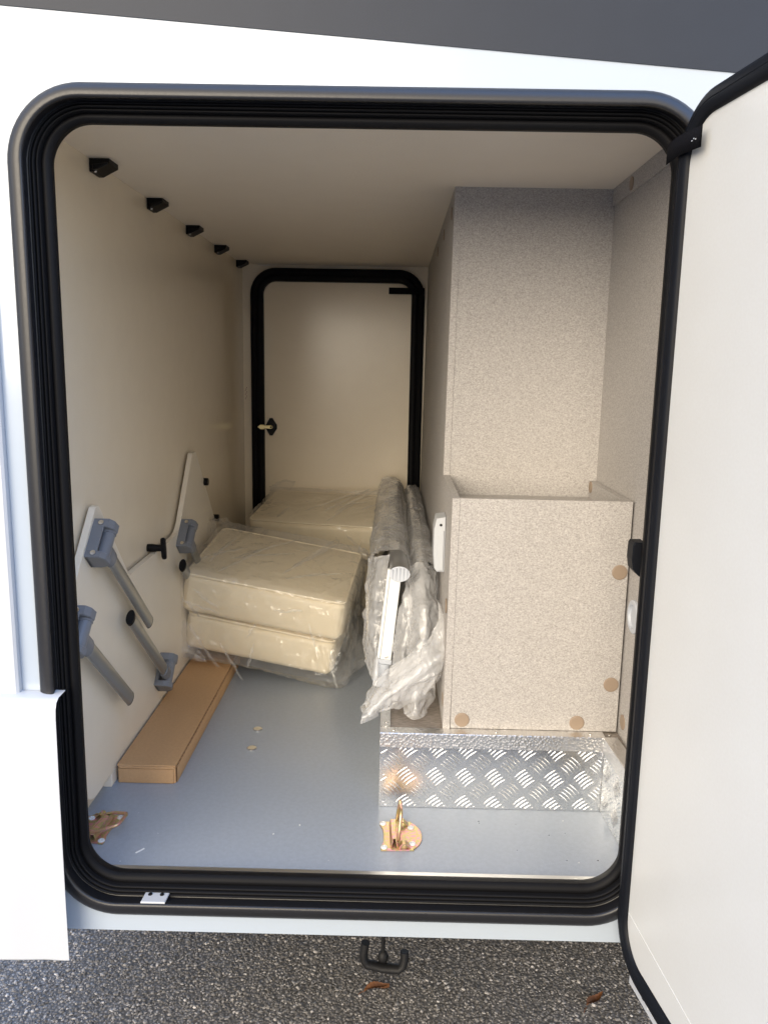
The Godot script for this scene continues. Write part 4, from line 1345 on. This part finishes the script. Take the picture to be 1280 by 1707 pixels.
func build_ladder_and_bags() -> void:
	# aluminium ladder lying on edge on the step, its near end out of the bag
	var la := thing("ladder", "aluminium ladder lying on edge in a plastic bag, grey ribbed end cap showing", "ladder", Vector3(0.066, YS, -0.5))
	var off := Transform3D(Basis.IDENTITY, -la.position)
	var n := Vector3(0.082, 0.965, -0.503)
	var st := start()
	tube(st, [off * n, off * Vector3(0.068, 0.955, -2.08)], 0.0235, 0.0165, Vector3.RIGHT, 20)
	obj("rail", st, M.alu, la)
	st = start()
	tube(st, [off * Vector3(0.056, 0.702, -0.545), off * Vector3(0.052, 0.690, -2.08)], 0.0235, 0.0165, Vector3.RIGHT, 20)
	obj("rail", st, M.alu, la)
	# ribbed oval cap, tipped up a little
	st = start()
	var cz := Vector3(0, 0.12, 1).normalized()
	tube(st, [off * n, off * (n + cz * 0.006), off * (n + cz * 0.010)], 0.0255, 0.0185, Vector3.RIGHT, 24)
	for k in 5:
		var x := (k - 2) * 0.0088
		var hh := 0.0165 * sqrt(1.0 - pow(x / 0.0255, 2.0))
		box(st, Vector3(x - 0.0022, -hh, 0.0), Vector3(x + 0.0022, hh, 0.0028), 0.0008, off * frame_of(Vector3.RIGHT, Vector3.UP, n + cz * 0.0098))
	obj("end_cap", st, M.grey_cap, la)
	# white flat bar across the near end, with a groove
	st = start()
	var b0 := Vector3(0.0495, 0.748, -0.515)
	var b1 := Vector3(0.0715, 0.975, -0.512)
	var up := (b1 - b0).normalized()
	var bt := off * frame_of(up.cross(Vector3(0, 0, 1)), up, b0)
	var bl := (b1 - b0).length()
	box(st, Vector3(-0.018, 0.0, 0.0), Vector3(-0.011, bl, 0.014), 0.001, bt)
	box(st, Vector3(-0.0095, 0.0, 0.0), Vector3(0.0165, bl - 0.02, 0.017), 0.0015, bt)
	box(st, Vector3(-0.0112, 0.0, 0.0), Vector3(-0.0093, bl - 0.01, 0.009), 0.0, bt)
	obj("cross_bar", st, M.alu_white, la)
	screw(bt * Vector3(0.004, 0.008, 0.017), Vector3(0, 0, 1), 0.004, la, M.steel)
	st = start()
	box(st, Vector3(-0.020, -0.012, -0.004), Vector3(0.019, 0.0, 0.020), 0.002, bt)
	tube(st, [bt * Vector3(-0.002, -0.012, 0.008), bt * Vector3(-0.003, -0.072, 0.006)], 0.0185, 0.012, Vector3.RIGHT, 16)
	obj("rail_shoe", st, M.grey_cap, la)
	for k in 5:
		st = start()
		var z := -0.78 - 0.28 * k
		tube(st, [off * Vector3(0.056, 0.70, z), off * Vector3(0.076, 0.95, z)], 0.014, 0.012, Vector3(0, 0, 1), 14)
		obj("rung", st, M.alu, la)
	# second pack standing between the ladder and the partition
	st = start()
	var roll := []
	for i in 15:
		var f := i / 14.0
		roll.append([lerpf(-0.60, -2.09, f), lerpf(0.35, 1.0, smoothstep(0.0, 0.22, f))])
	var rings := []
	for q: Array in roll:
		var ring := PackedVector3Array()
		for k in 25:
			var an := TAU * (k % 24) / 24.0
			ring.append(Vector3(0.147 + cos(an) * 0.026 * q[1], 0.805 + sin(an) * 0.125 * q[1] + 0.004 * wob.get_noise_2d(an * 3.0, q[0] * 9.0), q[0]))
		rings.append(ring)
	grid(st, rings, false, 1)
	for k in 24:
		facing(st, Vector3(0.147, 0.805, -0.60), rings[0][k], rings[0][k + 1], Vector3(0, 0, 1), 5)
	var pk := obj("grey_roll", st, M.roll, self)
	tag(pk, "pale grey roll inside the milky bag beside the felt partition", "roll")
	# hazy bag over the ladder
	st = start()
	bag_tube(st, 0.0, 0.112, 0.663, 1.000, -0.60, 0.985, 1.5, true)
	film_sheet(st, [
		[Vector3(0.058, 0.990, -0.600), Vector3(0.027, 0.985, -0.600), Vector3(0.003, 0.965, -0.650)],
		[Vector3(0.046, 0.905, -0.535), Vector3(0.017, 0.899, -0.540), Vector3(-0.003, 0.859, -0.590)],
		[Vector3(0.040, 0.822, -0.525), Vector3(0.014, 0.807, -0.530), Vector3(-0.011, 0.754, -0.565)],
		[Vector3(0.036, 0.746, -0.500), Vector3(0.028, 0.742, -0.490), Vector3(0.010, 0.715, -0.520)],
		[Vector3(0.034, 0.690, -0.475), Vector3(0.032, 0.690, -0.470), Vector3(0.028, 0.690, -0.480)]], 57, 33, 0.0098, 11.6)
	# right half of the torn mouth, beside the white bar
	film_sheet(st, [
		[Vector3(0.106, 0.980, -0.585), Vector3(0.112, 0.930, -0.560), Vector3(0.113, 0.880, -0.560)],
		[Vector3(0.098, 0.930, -0.520), Vector3(0.112, 0.880, -0.490), Vector3(0.120, 0.830, -0.500)],
		[Vector3(0.080, 0.850, -0.505), Vector3(0.100, 0.820, -0.465), Vector3(0.118, 0.790, -0.480)],
		[Vector3(0.070, 0.760, -0.500), Vector3(0.090, 0.750, -0.450), Vector3(0.112, 0.735, -0.460)],
		[Vector3(0.060, 0.690, -0.480), Vector3(0.085, 0.685, -0.440), Vector3(0.108, 0.680, -0.440)]], 52, 33, 0.0112, 11.6)
	var bg := obj("ladder_bag", st, M.haze_film, self)
	tag(bg, "milky plastic bag over the ladder, torn open at the near end", "plastic bag", "milky plastic bags on the step")
	st = start()
	bag_tube(st, 0.112, 0.183, 0.665, 0.975, -0.58, 0.955, 7.5, false)
	film_sheet(st, [
		[Vector3(0.112, 0.965, -0.590), Vector3(0.138, 0.980, -0.580), Vector3(0.166, 0.965, -0.590)],
		[Vector3(0.110, 0.880, -0.490), Vector3(0.142, 0.896, -0.440), Vector3(0.180, 0.873, -0.470)],
		[Vector3(0.097, 0.751, -0.450), Vector3(0.132, 0.790, -0.385), Vector3(0.172, 0.765, -0.430)],
		[Vector3(0.087, 0.700, -0.420), Vector3(0.122, 0.715, -0.345), Vector3(0.166, 0.705, -0.400)],
		[Vector3(0.098, 0.672, -0.360), Vector3(0.121, 0.666, -0.335), Vector3(0.149, 0.668, -0.370)]], 70, 52, 0.0126, 10.2)
	# the long loose tail that hangs over the step
	film_sheet(st, [
		[Vector3(0.165, 0.936, -0.480), Vector3(0.182, 0.880, -0.440), Vector3(0.180, 0.795, -0.430)],
		[Vector3(0.174, 0.870, -0.410), Vector3(0.193, 0.829, -0.360), Vector3(0.172, 0.751, -0.380)],
		[Vector3(0.133, 0.818, -0.400), Vector3(0.138, 0.788, -0.335), Vector3(0.120, 0.707, -0.360)],
		[Vector3(0.075, 0.775, -0.410), Vector3(0.078, 0.748, -0.320), Vector3(0.065, 0.686, -0.340)],
		[Vector3(0.030, 0.726, -0.410), Vector3(0.035, 0.718, -0.315), Vector3(0.032, 0.676, -0.320)],
		[Vector3(0.000, 0.676, -0.370), Vector3(0.003, 0.684, -0.315), Vector3(-0.001, 0.668, -0.305)]], 83, 44, 0.0112, 10.9)
	film_sheet(st, [
		[Vector3(0.150, 0.80, -0.400), Vector3(0.10, 0.775, -0.385), Vector3(0.05, 0.735, -0.385), Vector3(0.01, 0.690, -0.365)],
		[Vector3(0.165, 0.77, -0.350), Vector3(0.10, 0.745, -0.345), Vector3(0.05, 0.705, -0.345), Vector3(0.015, 0.680, -0.340)],
		[Vector3(0.165, 0.73, -0.375), Vector3(0.10, 0.700, -0.365), Vector3(0.06, 0.682, -0.355), Vector3(0.02, 0.672, -0.335)]], 46, 65, 0.0098, 13.0)
	var bg2 := obj("pole_bag", st, M.haze_film, self)
	tag(bg2, "milky plastic bag with a crumpled tail hanging over the step edge", "plastic bag", "milky plastic bags on the step")

# a long bag of upright oval section from the far wall to its open near end
func bag_tube(st: SurfaceTool, x0: float, x1: float, y0: float, y1: float, z_near: float, far_top: float, sd: float, open_top: bool) -> void:
	var rows := []
	var nu := 110
	var nv := 56
	for i in nu + 1:
		var s := float(i) / nu
		var z := lerpf(-2.135, z_near, s)
		var close := smoothstep(0.0, 0.03, s)
		var top := lerpf(far_top, y1, s)
		var c := Vector2((x0 + x1) / 2.0, (y0 + top) / 2.0)
		var hx := (x1 - x0) / 2.0 * lerpf(0.35, 1.0, close)
		var hy := (top - y0) / 2.0 * lerpf(0.7, 1.0, close)
		var row := PackedVector3Array()
		for j in nv + 1:
			var a := TAU * (j % nv) / nv
			var ca := cos(a)
			var sa := sin(a)
			var e := Vector2(signf(ca) * pow(absf(ca), 0.55), signf(sa) * pow(absf(sa), 0.55))
			var p := Vector3(c.x + e.x * hx, c.y + e.y * hy, z)
			var nrm := Vector3(ca, sa, 0)
			var c2 := crumple(p + Vector3(sd, 0, 0), 8.0) * 0.009 + crumple(p + Vector3(0, sd, 0), 17.0) * 0.0022
			# cross creases round the bag
			c2 += wob.get_noise_1d(z * 40.0 + sd + sin(a) * 3.0) * 0.0016 + wob.get_noise_2d(a * 5.0 + sd, z * 2.5) * 0.006
			p += nrm * c2
			p.x = minf(p.x, 0.1845)
			p.y = maxf(p.y, YS + 0.002)
			row.append(p)
		rows.append(row)
	grid(st, rows, false, 1, true)

func build_small_things() -> void:
	var spots := [[0.048, -0.29, 0.3, "brown fallen leaf on the asphalt below the black pull handle"], [0.557, -0.27, 0.7, "brown fallen leaf on the asphalt near the open door's lower edge"]]
	for k in 2:
		var sp: Array = spots[k]
		var st := start()
		var rows := []
		for i in 15:
			var s := i / 14.0
			var w := 0.011 * sin(pow(s, 0.8) * PI) + 0.0004
			if i % 2 == 1:
				w *= 0.8
			var row := PackedVector3Array()
			for j in 7:
				var v := j / 3.0 - 1.0
				row.append(Vector3((s - 0.5) * 0.062, 0.004 + absf(v) * 0.006 * (1.0 + s) + 0.005 * sin(s * 5.0 + k), v * w))
			rows.append(row)
		grid(st, rows, false, 1, true)
		tube(st, [Vector3(-0.030, 0.004, 0), Vector3(-0.040, 0.006, 0.002), Vector3(-0.047, 0.004, 0.006)], 0.0008, 0.0008, Vector3.UP, 6)
		var lf := obj("fallen_leaf", st, M.leaf, self, Transform3D(Basis(Vector3.UP, sp[2]), Vector3(sp[0], 0.002, sp[1])))
		tag(lf, sp[3], "leaf", "fallen leaves on the asphalt")
